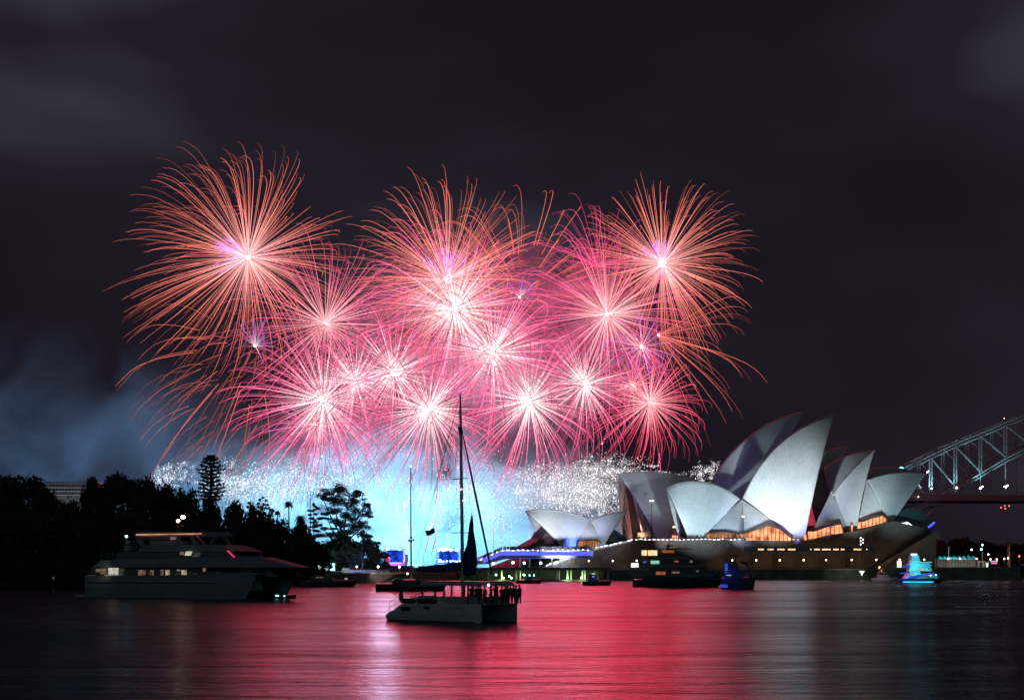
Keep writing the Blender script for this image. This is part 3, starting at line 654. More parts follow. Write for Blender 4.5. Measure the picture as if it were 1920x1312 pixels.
# ------------------------------------------------------------------ land and quays
M['ground'] = mat('garden_ground', (0.035, 0.04, 0.022), 0.95, noise=0.5, nscale=0.08)
M['quay'] = mat('sandstone_quay', (0.17, 0.14, 0.115), 0.85, noise=0.35, nscale=0.25, bump=0.3)
M['paving'] = mat('paving', (0.22, 0.20, 0.18), 0.8, noise=0.2, nscale=0.4)
def poly_slab(name, pts, z0, z1, m, label, cat, kind='structure'):
    o = MB().prism(pts, z0, z1, axis='z').build(name, m); tag(o, label, cat, kind=kind); return o
# hilly garden on the left
xs = np.linspace(-420, -20, 60); ys = np.linspace(385, 640, 40); vs = []
def shore(x): return np.interp(x, [-420, -125, -100, -72, -55, -20], [384, 392, 420, 500, 545, 560])
def gh(x, y):
    dd = y-shore(x)
    top = np.interp(x, [-420, -150, -110, -80, -50, -30, -20], [24, 23, 19, 12, 6, 4.2, 4.0])
    return float(np.interp(dd, [-6, 0, 3, 14, 80, 200], [-1.5, -0.3, 2.6, 3.4, top, top]))
for y in ys:
    for x in xs: vs.append((x, y, gh(x, y)+0.4*math.sin(x*0.3)*math.sin(y*.21)*(1 if gh(x, y) > 3 else 0)))
fs = [(i*60+j, i*60+j+1, (i+1)*60+j+1, (i+1)*60+j) for i in range(39) for j in range(59)]
tag(MB().add(vs, fs).build('ground', M['ground'], smooth=True), 'dark wooded garden hillside on the left shore', 'hillside', kind='structure')
# sea wall running from the garden to the steps
def seawall(name, x0, d0, x1, d1, top0, top1, label, m='quay', depth=4):
    a = Vector((X(x0, d0), d0)); c = Vector((X(x1, d1), d1)); n = Vector((-(c-a).y, (c-a).x)).normalized()
    if n.y < 0: n = -n
    z0, z1 = Z(top0, d0), Z(top1, d1); a2, c2 = a+n*depth, c+n*depth
    root = empty(name, (0, 0, 0), 0, label, 'sea wall')
    MB().add([(*a, -1), (*c, -1), (*c2, -1), (*a2, -1), (*a, z0), (*c, z1), (*c2, z1), (*a2, z0)], [(0,3,2,1),(4,5,6,7),(0,1,5,4),(1,2,6,5),(2,3,7,6),(3,0,4,7)]).build('wall', M[m], root)
    cap = Vector((0, 0, 0)); f = n*-0.25
    MB().add([(*(a+f), z0-.35), (*(c+f), z1-.35), (*c, z1-.35), (*a, z0-.35), (*(a+f), z0+.12), (*(c+f), z1+.12), (*c2, z1+.12), (*a2, z0+.12)], [(0,3,2,1),(4,5,6,7),(0,1,5,4),(1,2,6,5),(3,0,4,7)]).build('coping', M['stone_light'], root)
    return root
seawall('sea_wall', 556, 520, 884, 585, 1076.5, 1071, 'low stone sea wall along the garden path left of the tall mast')
poly_slab('pavement', [(X(556, 524), 524), (X(884, 589), 589), (X(884, 900), 900), (X(600, 900), 900), (X(520, 640), 640)], 0.2, 3.15, M['paving'], 'flat quay paving behind the garden sea wall', 'pavement')
seawall('sea_wall', 1142, 620, 1757, 672, 1067, 1066.2, 'dark stone sea wall in front of the podium')
seawall('sea_wall', 1757, 668, 1912, 655, 1063.2, 1062.8, 'dark stone sea wall right of the podium under the lamps')
poly_slab('pavement', [(X(1142, 623), 623), (X(1757, 675), 675), (X(1912, 660), 660), (X(1912, 900), 900), (X(884, 900), 900), (X(884, 623), 623)], 0.3, 4.35, M['paving'], 'broad paved boardwalk in front of the podium', 'pavement')
# lower colonnaded wharf with green lamps
cw = Frame(884, 586, 5); cr = cw.root('wharf_colonnade', 'dark lower wharf with pale columns and green lamps under the forecourt', 'wharf')
a = cw.L(884, 1064); c = cw.L(1142, 1062.5)
MB().box(a.x, c.x, 0, 30, a.z-.9, a.z+.1).build('wharf_roof', M['quay'], cr); MB().box(a.x, c.x, 14, 15, -1, a.z-.9).build('back_wall', M['metal_dark'], cr)
MB().box(a.x, c.x, 0.5, 14, -1, .55).build('wharf_floor', M['quay'], cr)
for x in (914, 941, 968, 975, 1044, 1048, 1064, 1071, 1092, 1097, 1115, 1121, 1140):
    q = cw.L(x, 1075, 1.2); MB().bar((q.x, 1.2, .5), (q.x, 1.2, a.z-.9), .32, n=8).build('column', M['stone_light'], cr)
for k, (x, y) in enumerate(((930, 1077), (944, 1083), (955, 1080), (959, 1083), (982, 1077), (993, 1078), (1001, 1078), (1064, 1082.5), (1090, 1082.5))):
    q = cw.L(x, y, .6); MB().ball(q, .30 if k not in (5, 6) else .2, 8, 6).build('wharf_lamp', M['globe_g'] if k not in (5, 6) else M['globe_c'], cr, True)
for x in (940, 985, 1064, 1092): point('wharf_light', cw.W(cw.L(x, 1081, -.6)), (.6, 1, .45), 900, .3)
point('wharf_light', cw.W(cw.L(1118, 1081, 6)), (.6, 1, .45), 500, .3)

# ------------------------------------------------------------------ promenade lamps
def lamp_post(px, py, d, z0, m, label, group, watts=0, col=(1, .6, .35), r=.30):
    z = Z(py, d); root = empty('street_lamp', (X(px, d), d, z0), 0, label, 'street lamp', group); h = z-z0
    MB().bar((0, 0, 0), (0, 0, h-.3), .09, .06, 6).bar((0, 0, 0), (0, 0, .5), .2, .14, 8).bar((0, 0, h-.42), (0, 0, h-.3), .2, .2, 8).build('lamp_post', M['metal_dark'], root)
    MB().ball((0, 0, h), r, 10, 8).build('lamp_globe', M[m], root, True)
    if watts: point('lamp_light', (X(px, d), d-.8, z), col, watts, .3)
    return root
LG = 'globe lamps along the boardwalk in front of the podium'
lam = [(1104, 'left of the podium windows under the stair'), (1149, 'second from the foot of the white lit stair'), (1194, 'beside the bright low window of the podium'), (1373, 'just left of the small bridge of the fishing boat'), (1418, 'right of the fishing boat'), (1462, 'second to the right of the fishing boat'), (1507, 'below the foot of the tallest shell'),
       (1549, 'third to the right of the tallest shell foot'), (1597, 'left of the dark column with a flared base'), (1643, 'at the foot of the diagonal outer stair'), (1687, 'beside the bright doorway of the podium'), (1733, 'above the blue lit ferry')]
for i, (x, t_) in enumerate(lam):
    dd = np.interp(x, [1104, 1755], [626, 680])-0.5
    lamp_post(x, 1051-(x-1104)*0.004, dd if x > 1150 else 626, 4.45, 'globe', 'warm white globe lamp '+t_, LG, 700)
LG2 = 'globe lamps on the quay right of the podium'
for x, y, m_, t_ in ((1778, 1047, 'globe', 'warm globe lamp left of two alike at the teal roofed pavilion'), (1800, 1047, 'globe', 'warm globe lamp right of the middle of the teal roofed pavilion'), (1831, 1047, 'globe', 'warm globe lamp at the right end of the pavilion frame'), (1857, 1048, 'globe', 'warm globe lamp left over the pink and blue sign'),
    (1869, 1048, 'globe', 'warm globe lamp right over the pink and blue sign'), (1883, 1047, 'globe', 'bright globe lamp right of the pink and blue sign'), (1890, 1046, 'globe', 'bright globe lamp nearest the tall thin pole'), (1911, 1042, 'globe_r', 'orange lamp at the far right end of the quay')):
    lamp_post(x, y, 672, 4.4, m_, t_, LG2, 500)
LG3 = 'globe lamps along the garden path'
for x, y, m_, t_, w_ in ((609, 1063, 'globe_c', 'bright cyan white lamp beside the three tall lit banners', 2500), (669, 1062, 'globe', 'warm globe lamp in front of the large fig tree', 900), (709, 1062, 'globe_w', 'white globe lamp left of the pink lit stage', 900), (749, 1062, 'globe_w', 'white globe lamp under the pink lit stage', 900), (788, 1061, 'globe', 'warm globe lamp right of the thin mast', 900), (764, 1075, 'globe', 'low warm lamp left of the thin mast', 0)):
    lamp_post(x, y, 545, 3.1 if y < 1070 else 2.2, m_, t_, LG3, w_, (1, .85, .75) if m_ != 'globe_c' else (.4, .9, 1))
lamp_post(877, 1068.5, 590, 3.2, 'globe', 'small warm globe lamp beside the tall mast', LG3, 300); lamp_post(879, 1058, 600, 3.2, 'globe', 'warm pink lamp at the left end of the deck', LG3, 300); lamp_post(925, 1056, 604, 4.3, 'globe', 'warm lamp under the sloping end of the raised deck', LG3, 300)

# ------------------------------------------------------------------ garden path fence, banners, tent
def fence_strip(x0, x1, d0, d1, py0, py1, pyb, label, m, step=1.6):
    a = Vector((X(x0, d0), d0, 3.1)); c = Vector((X(x1, d1), d1, 3.1)); h0 = Z(py0, d0)-3.1; h1 = Z(py1, d1)-3.1
    r = empty('fence', a, 0, label, 'fence'); e = c-a; n = int(e.length/step)
    MB().add([(0, 0, 0.1), (e.x, e.y, .1), (e.x, e.y, h1), (0, 0, h0), (0, .06, 0.1), (e.x, e.y+.06, .1), (e.x, e.y+.06, h1), (0, .06, h0)], [(0,1,2,3),(7,6,5,4),(3,2,6,7),(0,4,5,1)]).build('fence_panel', m, r)
    for i in range(n+1): p = e*(i/n); MB().bar((p.x, p.y-.06, 0), (p.x, p.y-.06, h0+.1), .06, n=4).build('fence_post', M['metal_dark'], r)
fence_strip(640, 730, 548, 560, 1067.5, 1068, 1075, 'long pale fence panels beside the garden path', M['stone_light'], 2.4)
fence_strip(720, 775, 575, 580, 1060, 1060, 1070, 'blue lit hoarding below the pink stage', mat('hoarding', (.10, .14, .22), .7), 3)
for x, t_ in ((614.5, 'leftmost'), (619.5, 'middle'), (625.5, 'rightmost')):
    r = empty('banner', (X(x, 548), 548, 3.1), 0, t_+' of the three tall pale banners lit cyan', 'banner', 'three tall banners by the garden path')
    MB().bar((-.5, 0, 0), (-.5, 0, S(20, 548)), .06, n=5).build('banner_pole', M['metal_dark'], r)
    MB().box(-.42, .42, -.03, .03, .4, S(18.5, 548)).build('banner_cloth', mat('banner_cloth', (.55, .6, .6), .8), r)
point('banner_light', P(618, 1066, 545), (.4, .9, 1), 900, .3)
r = empty('tent', (X(598, 549), 549, 3.1), 0, 'small pitched tent lit green from inside', 'tent'); tw = S(9, 549)
MB().prism([(-tw, 0), (-tw, 1.3), (0, 2.7), (tw, 1.3), (tw, 0)], 0, 4).build('tent_cloth', mat('tent_cloth', (.5, .55, .4), .8), r)
MB().box(-tw*.6, tw*.6, -.08, -.02, .3, 1.4).build('tent_opening', emat('tent_glow', (.55, 1, .45), 1.3), r)
point('tent_light', P(598, 1064, 545), (.6, 1, .5), 700, .3)
for x0, x1, y0, t_ in ((610, 628, 1066, 'blue grey kiosk with a flat roof below the tall banners'), (642, 653, 1065, 'pale kiosk with a flat roof left of the fence')):
    r = empty('kiosk', (X((x0+x1)/2, 550), 550, 3.1), 0, t_, 'kiosk'); ww = S((x1-x0)/2, 550); hh = Z(y0, 550)-3.1
    MB().box(-ww, ww, 0, 3, 0, hh).build('kiosk_wall', mat('kiosk', (.25, .36, .42), .7), r); MB().box(-ww-.2, ww+.2, -.3, 3.2, hh, hh+.18).build('kiosk_roof', M['metal_dark'], r)
    MB().box(-ww*.5, ww*.1, -.05, -.01, .2, hh*.8).build('kiosk_door', M['metal_dark'], r)
r = empty('flag_pole', (X(679, 552), 552, 3.1), 0, 'very tall thin flagpole in front of the fig tree', 'flagpole'); hh = Z(928, 552)-3.1
MB().bar((0, 0, 0), (0, 0, hh), .16, .07, 6).build('pole', M['metal_dark'], r); MB().ball((0, 0, hh+.12), .18, 8, 5).build('finial', M['metal_dark'], r)
point('pole_light', P(680, 1055, 548), (.1, .2, 1), 2200, .4)

# ------------------------------------------------------------------ concert stages
M['stage_b'] = emat('stage_screen_blue', (0.02, 0.10, 1.0), 1.0, vary=.75, nscale=.5); M['stage_p'] = emat('stage_screen_pink', (1.0, .12, .32), 1.9, vary=.8, nscale=.7)
def truss(b, a, c, w=.35):
    a = Vector(a); c = Vector(c); n = max(2, int((c-a).length/1.2)); d = (c-a).normalized(); s = d.cross(Vector((0, 1, 0.01))).normalized()*w
    for sg in (-1, 1): b.bar(a+s*sg, c+s*sg, .09, n=4)
    for i in range(n): b.bar(a.lerp(c, i/n)+s*(1 if i % 2 else -1), a.lerp(c, (i+1)/n)-s*(1 if i % 2 else -1), .06, n=4)
def stage(px0, px1, pyt, pyb, d, label, screen, lights, deckcol):
    r = empty('concert_stage', (X((px0+px1)/2, d), d, 3.15), 0, label, 'stage'); hw = S((px1-px0)/2, d); hz = Z(pyt, d)-3.15; zb = Z(pyb, d)-3.15
    b = MB(); truss(b, (-hw, 0, 0), (-hw, 0, hz)); truss(b, (hw, 0, 0), (hw, 0, hz)); truss(b, (-hw, 0, hz), (hw, 0, hz)); truss(b, (-hw, 6, hz), (hw, 6, hz)); truss(b, (-hw, 6, 0), (-hw, 6, hz)); truss(b, (hw, 6, 0), (hw, 6, hz)); b.build('truss_frame', M['metal_dark'], r)
    MB().box(-hw*.86, hw*.86, 5.2, 5.5, zb, hz*.93).build('screen', M[screen], r)
    MB().box(-hw-1, hw+1, -1, 6, 0, zb-.2).build('stage_deck', mat('stage_deck', deckcol, .7), r)
    for (lx, ly, m_, rr_) in lights: MB().ball((S(lx-(px0+px1)/2, d), -.4, Z(ly, d)-3.15), rr_, 8, 6).build('stage_lamp', M[m_], r, True)
    return r
s1 = stage(722, 757, 1027, 1054, 640, 'open stage with blue and pink screen beside the dark fig tree', 'stage_b', [(727, 1029, 'globe_w', .4), (723, 1050, 'stage_p', .8), (728, 1047, 'stage_p', .9), (750, 1030, 'globe_c', .25)], (.1, .1, .16))
b = MB()
for i in range(9):
    xx = -3.2+i*.85; b.add([(xx-.5, 5.0, 2.3), (xx+.5, 5.0, 2.3), (xx+.05, 5.0, 3.4+2.2*rng.random()), (xx-.45, 5.1, 2.3), (xx+.45, 5.1, 2.3), (xx+.05, 5.1, 3.3)], [(0,1,2),(3,5,4),(0,2,5,3),(1,4,5,2)])
b.build('screen_flames', M['stage_p'], s1)
MB().tube([(S(17, 640)+1.2, -1, 5.5+1.6), (S(17, 640)+1.3, -1, 4.6), (S(17, 640)+1.1, -1, 3.2), (S(17, 640)+.6, -1, 2.2)], [.55, .6, .55, .4], 4).build('speaker_array', M['metal_dark'], s1)
s2 = stage(819, 861, 1029, 1056, 640, 'wide blue lit stage with star bright lamps left of the tall mast', 'stage_b', [(822, 1031, 'globe_w', .4), (827, 1029, 'globe_w', .5), (832, 1030, 'globe_w', .7), (838, 1028, 'globe_w', .5), (845, 1031, 'globe_w', .5), (857, 1031, 'globe_w', .5), (835, 1042, 'stage_b', .9), (825, 1051, 'globe_c', .55)], (.06, .08, .2))
b = MB()
for i in range(11): b.ball((-2.4+i*.75+rng.normal()*.15, 1.2, Z(1054, 640)-3.15+.35+.35*rng.random()), .42, 6, 4)
b.build('bright_props', M['white_win'], s2)['kind'] = 'stuff'
point('stage_light', P(738, 1040, 634), (.6, .15, .9), 22000, 1); point('stage_light', P(838, 1036, 634), (.08, .18, 1), 60000, 1.5); point('stage_light', P(905, 1030, 640), (.08, .12, 1), 26000, 1.5)
point('stage_light', P(700, 1030, 600), (.10, .1, 1), 16000, 1.5)
# thin light tower with paired lamps
r = empty('light_tower', (X(582, 700), 700, 3.1), 0, 'slender light tower with paired rows of small lamps against the blue smoke', 'tower'); hh = Z(920, 700)-3.1
MB().bar((0, 0, 0), (0, 0, hh), .3, .14, 6).build('pole', M['metal_dark'], r); b = MB()
for i in range(15):
    z = hh-.6-i*S(2.6, 700); ww = S(5, 700); b.bar((-ww, 0, z), (ww, 0, z), .04, n=4); b.bar((-ww, 0, z), (-ww, 0, z+.35), .16, n=4); b.bar((ww, 0, z), (ww, 0, z+.35), .16, n=4)
b.build('cross_arms', M['metal_dark'], r)

# ------------------------------------------------------------------ trees
M['leaf'] = mat('dark_leaves', (0.030, 0.045, 0.022), 0.7, noise=0.55, nscale=0.5); M['leaf2'] = mat('blue_green_leaves', (0.035, 0.05, 0.035), 0.7, noise=0.55, nscale=0.5)
M['bark'] = mat('bark', (0.09, 0.07, 0.055), 0.9, noise=0.3, nscale=2)
def leaf_cloud(clumps, per, size, seed, flat=.6, surf=.55):
    """leaf blades scattered through ellipsoid clumps (x,y,z,rx,ry,rz)"""
    g = np.random.default_rng(seed); P0 = []
    for (x, y, z, rx, ry, rz) in clumps:
        n = int(per*max(.15, rx*rz/9)); d = g.normal(size=(n, 3)); d /= np.linalg.norm(d, axis=1, keepdims=True)
        rad = (surf+(1-surf)*g.random((n, 1)))*(1+.10*g.normal(size=(n, 1))); P0.append(np.array([x, y, z])+d*rad*np.array([rx, ry, rz]))
    p = np.concatenate(P0); n = len(p); a = g.normal(size=(n, 3)); a[:, 2] *= flat; a /= np.linalg.norm(a, axis=1, keepdims=True); u = np.cross(a, g.normal(size=(n, 3))); u /= np.linalg.norm(u, axis=1, keepdims=True)
    s = size*(.55+.8*g.random((n, 1))); V = np.stack([p-a*s, p+u*s*.55, p+a*s, p-u*s*.55], 1); return V.reshape(-1, 3), np.arange(4*n).reshape(n, 4)
def crown_mesh(name, clumps, per, size, seed, m, **k):
    v, f = leaf_cloud(clumps, per, size, seed, **k); o = npmesh(name, v, f, m); return o
def dome_clumps(w, h, seed, n=16):
    g = random.Random(seed); out = [(0, 0, h*.5, w*.36, w*.36, h*.42)]
    for i in range(n):
        a = g.random()*6.28; e = g.random()*1.35; rr = w*.5*math.cos(e)*.78; z = h*.42+h*.44*math.sin(e)*(.85+.15*g.random())
        q = w*(.11+.09*g.random()); out.append((rr*math.cos(a), rr*math.sin(a), z, q, q, q*.72))
    for i in range(n//2):
        a = g.random()*6.28; q = w*(.12+.06*g.random()); out.append((w*.36*math.cos(a), w*.36*math.sin(a), h*.25*g.random()+h*.1, q, q, q*.8))
    return out
TREES = 'broad dark garden trees on the left shore'
TM = []
for s_ in range(4):
    w_, h_ = 14.0, 13.0; o = crown_mesh('crown', dome_clumps(w_, h_, 100+s_), 420, .42, s_, M['leaf']); me = o.data; bpy.data.objects.remove(o)
    b = MB(); b.tube([(0, 0, -3), (.1, 0, 1), (.3, .1, 4), (.2, .2, 7)], [.55, .45, .35, .2], 7)
    for k in range(5): a = k*1.256+s_; b.tube([(.1, 0, 1.5+k*.4), (1.6*math.cos(a), 1.6*math.sin(a), 4.5), (3.6*math.cos(a), 3.6*math.sin(a), 7.4)], [.28, .18, .08], 5)
    tr = b.build('trunk', M['bark']); tm = tr.data; bpy.data.objects.remove(tr); TM.append((me, tm))
def garden_tree(px, pytop, wpx, d, label, group=TREES, zb=None):
    x = X(px, d); base = gh(x, d) if zb is None else zb; top = Z(pytop, d); h = max(3.0, top-base); w_ = S(wpx, d)
    k = rng.integers(4); me, tm = TM[k]; r = empty('garden_tree', (x, d, base), float(rng.random()*6.28), label, 'tree', group); r.scale = (w_/14, w_/14, h/12.3)
    for nm, m_ in (('crown', me), ('trunk', tm)):
        o = bpy.data.objects.new(nm, m_); COL.objects.link(o); o.parent = r
tl = [(8, 890, 90, 450, 'round dark tree at the left edge on the skyline'), (52, 888, 100, 440, 'broad dark tree on the skyline left of the white building'), (85, 912, 60, 432, 'lower dark tree just left of the white building'),
      (128, 934, 80, 425, 'dark tree in front of the white building'), (178, 893, 60, 440, 'dark tree rising at the right side of the white building'), (222, 887, 100, 445, 'tallest round dark tree right of the white building'), (268, 893, 80, 440, 'dark tree behind the aft mast light of the yacht'),
      (318, 903, 90, 455, 'flat topped dark tree left of the tall pine'), (352, 910, 70, 440, 'dark tree at the left foot of the tall pine'), (398, 930, 70, 436, 'dark tree in front of the tall pine trunk'), (445, 938, 70, 440, 'dark tree right of the tall pine'), (478, 942, 44, 450, 'small dark tree under the white sparks'),
      (502, 952, 40, 455, 'dark tree with ragged top near the small knobbly one'), (530, 968, 60, 460, 'dark tree on the falling skyline left of the palm'), (566, 980, 60, 470, 'dark tree below the palm'), (562, 968, 34, 480, 'small pointed dark tree right of the palm'),
      (20, 960, 120, 405, 'large dark tree on the shore at the left edge'), (95, 968, 120, 402, 'large dark tree above the small green lit boat'), (170, 960, 110, 404, 'large dark tree behind the stern of the yacht'), (245, 955, 110, 405, 'large dark tree behind the upper deck of the yacht'),
      (320, 958, 110, 408, 'large dark tree behind the mast of the yacht'), (395, 975, 100, 412, 'large dark tree behind the bow of the yacht'), (450, 985, 90, 420, 'dark shore tree above the yacht bow'), (505, 1000, 90, 436, 'dark shore tree right of the yacht bow'), (550, 1012, 80, 455, 'dark shore tree left of the cyan lamp'),
      (592, 1015, 60, 500, 'dark tree directly above the cyan lamp'), (575, 1000, 50, 510, 'dark tree below the light tower'), (618, 1020, 60, 556, 'dark tree above the three tall banners'), (600, 1030, 60, 554, 'low dark tree behind the small lit tent'), (655, 1022, 60, 556, 'low dark tree behind the warm globe lamp under the fig tree'), (640, 1002, 80, 560, 'dark tree under the large fig tree'), (682, 1008, 60, 562, 'dark rounded tree right under the fig tree'), (708, 1026, 44, 565, 'lowest dark tree beside the pink stage'), (-30, 905, 90, 440, 'dark tree cut by the left edge of the view'),
      (60, 1030, 80, 398, 'low dark shore tree behind the small green lit boat'), (140, 1030, 80, 398, 'low dark shore tree left of the yacht stern'), (5, 1035, 80, 398, 'low dark shore tree in the far left corner'), (530, 1050, 60, 450, 'low dark shrubby tree over the dark motor cruiser')]
for px, py, wp, d, lb in tl: garden_tree(px, py, wp, d, lb)
# big fig tree
fg = empty('fig_tree', (X(640, 560), 560, 3.1), 0, 'large spreading fig tree with gaps showing blue smoke', 'tree'); u = S(1, 560); zz = lambda y: Z(y, 560)-3.1
g = random.Random(5); cl = []
for (x, y, rx, ry) in ((622, 922, 22, 9), (640, 918, 24, 10), (655, 926, 20, 9), (608, 934, 12, 7), (625, 940, 20, 8), (648, 945, 26, 12), (630, 956, 16, 8), (668, 938, 14, 7), (684, 945, 10, 8), (676, 958, 18, 10), (655, 965, 22, 12), (690, 962, 9, 9), (616, 962, 13, 5),
    (606, 972, 14, 5), (626, 976, 20, 6), (598, 984, 12, 4), (612, 990, 16, 5), (640, 984, 20, 9), (662, 984, 18, 10), (680, 980, 12, 8), (650, 1000, 30, 10), (622, 1002, 24, 8), (680, 1000, 14, 10), (696, 968, 5, 2.5), (690, 1006, 14, 7), (702, 1018, 12, 7), (594, 1003, 14, 6), (668, 922, 8, 4), (640, 1020, 40, 14), (690, 1030, 22, 12)):
    for q in range(5):
        cl.append(((x-640)*u+g.gauss(0, rx*.42)*u, g.gauss(0, 2.5), zz(y)+g.gauss(0, ry*.35)*u, rx*u*.6, 1.8, ry*u*.62))
v, f = leaf_cloud(cl, 760, .27, 9, surf=.3); npmesh('crown', v, f, M['leaf2'], fg)
b = MB(); b.tube([(0, 0, 0), (.3, 0, 4), (.6, 0, 8), (.3, 0, 12), (0, 0, 17)], [1.3, 1.0, .8, .5, .2], 8)
for (x, y) in ((606, 936), (620, 924), (655, 926), (684, 946), (676, 958), (600, 984), (612, 970), (690, 1004), (694, 968), (618, 1000)):
    e = Vector(((x-640)*u, 0, zz(y))); st_ = Vector((.4, 0, 3+e.z*.35)); mid_ = st_.lerp(e, .55)+Vector((0, .3, -.8)); b.tube([st_, mid_, e], [.42, .26, .10], 6)
b.build('trunk', M['bark'], fg)
# layered slim tree beside the light tower
lt = empty('slim_tree', (X(588, 565), 565, 3.1), 0, 'slim layered tree between the light tower and the fig tree', 'tree'); cl = []
for i, (y, x, rx) in enumerate(((944, 587, 4), (950, 589, 7), (957, 586, 6), (963, 590, 9), (971, 587, 10), (978, 592, 12), (987, 588, 12), (996, 590, 15), (1005, 592, 16))):
    for q in range(3): cl.append(((x-588)*u+g.gauss(0, rx*.5*u), g.gauss(0, .8), zz(y)+g.gauss(0, .25), rx*u*.55, 1.2, .45))
v, f = leaf_cloud(cl, 900, .24, 12, surf=.2); npmesh('crown', v, f, M['leaf2'], lt); MB().tube([(0, 0, 0), (.1, 0, 8), (0, 0, zz(944))], [.35, .22, .06], 6).build('trunk', M['bark'], lt)
# tall pine on the skyline
pn = empty('pine_tree', (X(395, 448), 448, gh(X(395, 448), 448)), 0, 'tall layered pine with a rounded top standing above the other trees', 'tree'); up = S(1, 448); z0 = gh(X(395, 448), 448); cl = []
prof_ = [(858, 7), (862, 13), (868, 18), (875, 22), (882, 24), (889, 20), (896, 18), (903, 22), (910, 24), (917, 26), (924, 26), (931, 22), (938, 20)]
tk = MB(); tk.tube([(0, 0, 0), (0, 0, Z(900, 448)-z0), (0, 0, Z(856, 448)-z0)], [.5, .3, .06], 7)
for i, (y, wv) in enumerate(prof_):
    zc = Z(y, 448)-z0; nb = 11
    for k in range(nb):
        a = k*6.283/nb+i*.4+g.random()*.3; L_ = wv*up*(.75+.35*g.random()); tp = Vector((L_*math.cos(a), L_*math.sin(a), zc+.5)); tk.tube([(0, 0, zc-.5), tp*.5+Vector((0, 0, zc*.5-.3)), tp], [.09, .06, .03], 4)
        for q in range(4): s_ = .35+.2*q; cl.append((tp.x*s_, tp.y*s_, zc-.2+.5*s_+g.gauss(0, .12), .55, .55, .20))
        cl.append((tp.x, tp.y, zc+.55, .5, .5, .3))
v, f = leaf_cloud(cl, 85, .24, 15, surf=.1); npmesh('crown', v, f, M['leaf'], pn); tk.build('trunk', M['bark'], pn)
# knobbly small tree
kt = empty('knobbly_tree', (X(493, 446), 446, gh(X(493, 446), 446)), 0, 'small open tree with knobbly branches against the sparks', 'tree'); z0 = gh(X(493, 446), 446); cl = []
uq = S(1, 446)
for (x, y) in ((493, 932), (488, 937), (499, 938), (485, 944), (494, 945), (502, 946), (490, 950), (498, 952), (504, 953), (468, 943), (472, 948), (464, 950), (508, 955), (512, 958)): cl.append(((x-493)*uq, g.gauss(0, .4), Z(y, 446)-z0, .6, .6, .5))
v, f = leaf_cloud(cl, 700, .2, 18, surf=.2); npmesh('crown', v, f, M['leaf'], kt); b = MB(); b.tube([(0, 0, 0), (0, 0, Z(932, 446)-z0)], [.2, .05], 5)
for c_2 in cl: b.bar((0, 0, max(0, c_2[2]-2)), c_2[:3], .06, .03, 4)
b.build('trunk', M['bark'], kt)
# palms
def palm(px, pyt, pyb, d, wpx, label, z_=None):
    zb = Z(pyb, d)-6; r = empty('palm_tree', (X(px, d), d, zb), 0, label, 'palm tree'); h = Z(pyt, d)-zb; L_ = S(wpx/2, d)
    MB().tube([(0, 0, 0), (.15, 0, h*.5), (0, 0, h-.6)], [.26, .2, .16], 7).build('trunk', M['bark'], r); b = MB()
    for k in range(22):
        a = k*2.4; up_ = .9-1.5*(k/22); pts = [Vector((0, 0, h-.6))]
        for s_ in (.35, .7, 1.0): pts.append(Vector((L_*s_*math.cos(a), L_*s_*math.sin(a), h-.6+L_*(up_*s_-1.0*s_*s_))))
        for p0, p1, w0, w1 in zip(pts, pts[1:], (.12, .34, .26), (.34, .26, .04)):
            dd = (p1-p0); sd = dd.cross(Vector((0, 0, 1))).normalized(); b.add([p0-sd*w0, p0+sd*w0, p1+sd*w1, p1-sd*w1, p0+Vector((0, 0, .1)), p1+Vector((0, 0, .1))], [(0, 4, 5, 3), (4, 1, 2, 5)])
    b.build('crown', M['leaf'], r)
palm(541, 938, 976, 470, 20, 'small palm standing alone against the blue smoke')
palm(563, 965, 1000, 478, 26, 'wide palm just left of the light tower')
palm(520, 955, 980, 462, 12, 'tiny palm on the skyline left of the lone palm')

# white building on the hill
r = Frame(130, 620, 0, 20); bb = r.root('apartment_building', 'white flat roofed building with balconies between the left trees', 'building')
a = r.L(88, 905); c = r.L(175, 1000); MB().box(a.x, c.x, 0, 14, c.z, a.z).build('wall', mat('render_wall', (.10, .10, .11), .8), bb)
MB().box(a.x-.5, c.x+.5, -1, 14.5, a.z, a.z+.5).build('roof', M['metal_dark'], bb)
for y in (914, 921, 928):
    zc = r.L(100, y).z; MB().box(a.x, c.x, -1.0, 0, zc-.14, zc+.14).build('balcony', mat('balcony', (.3, .3, .32), .7), bb)
for y in (910, 917.5, 924.5):
    for k in range(13):
        x = a.x+1+k*(c.x-a.x-2)/13; zc = r.L(100, y).z; MB().box(x, x+.95, -.05, .02, zc-.4, zc+.4).build('window', M['dark_glass'], bb)
point('building_light', r.W(Vector((0, -16, a.z-6))), (.9, .9, 1), 5000, 1)

M['bridge_star'] = emat('bridge_star_lamp', (.12, .62, 1), 7)
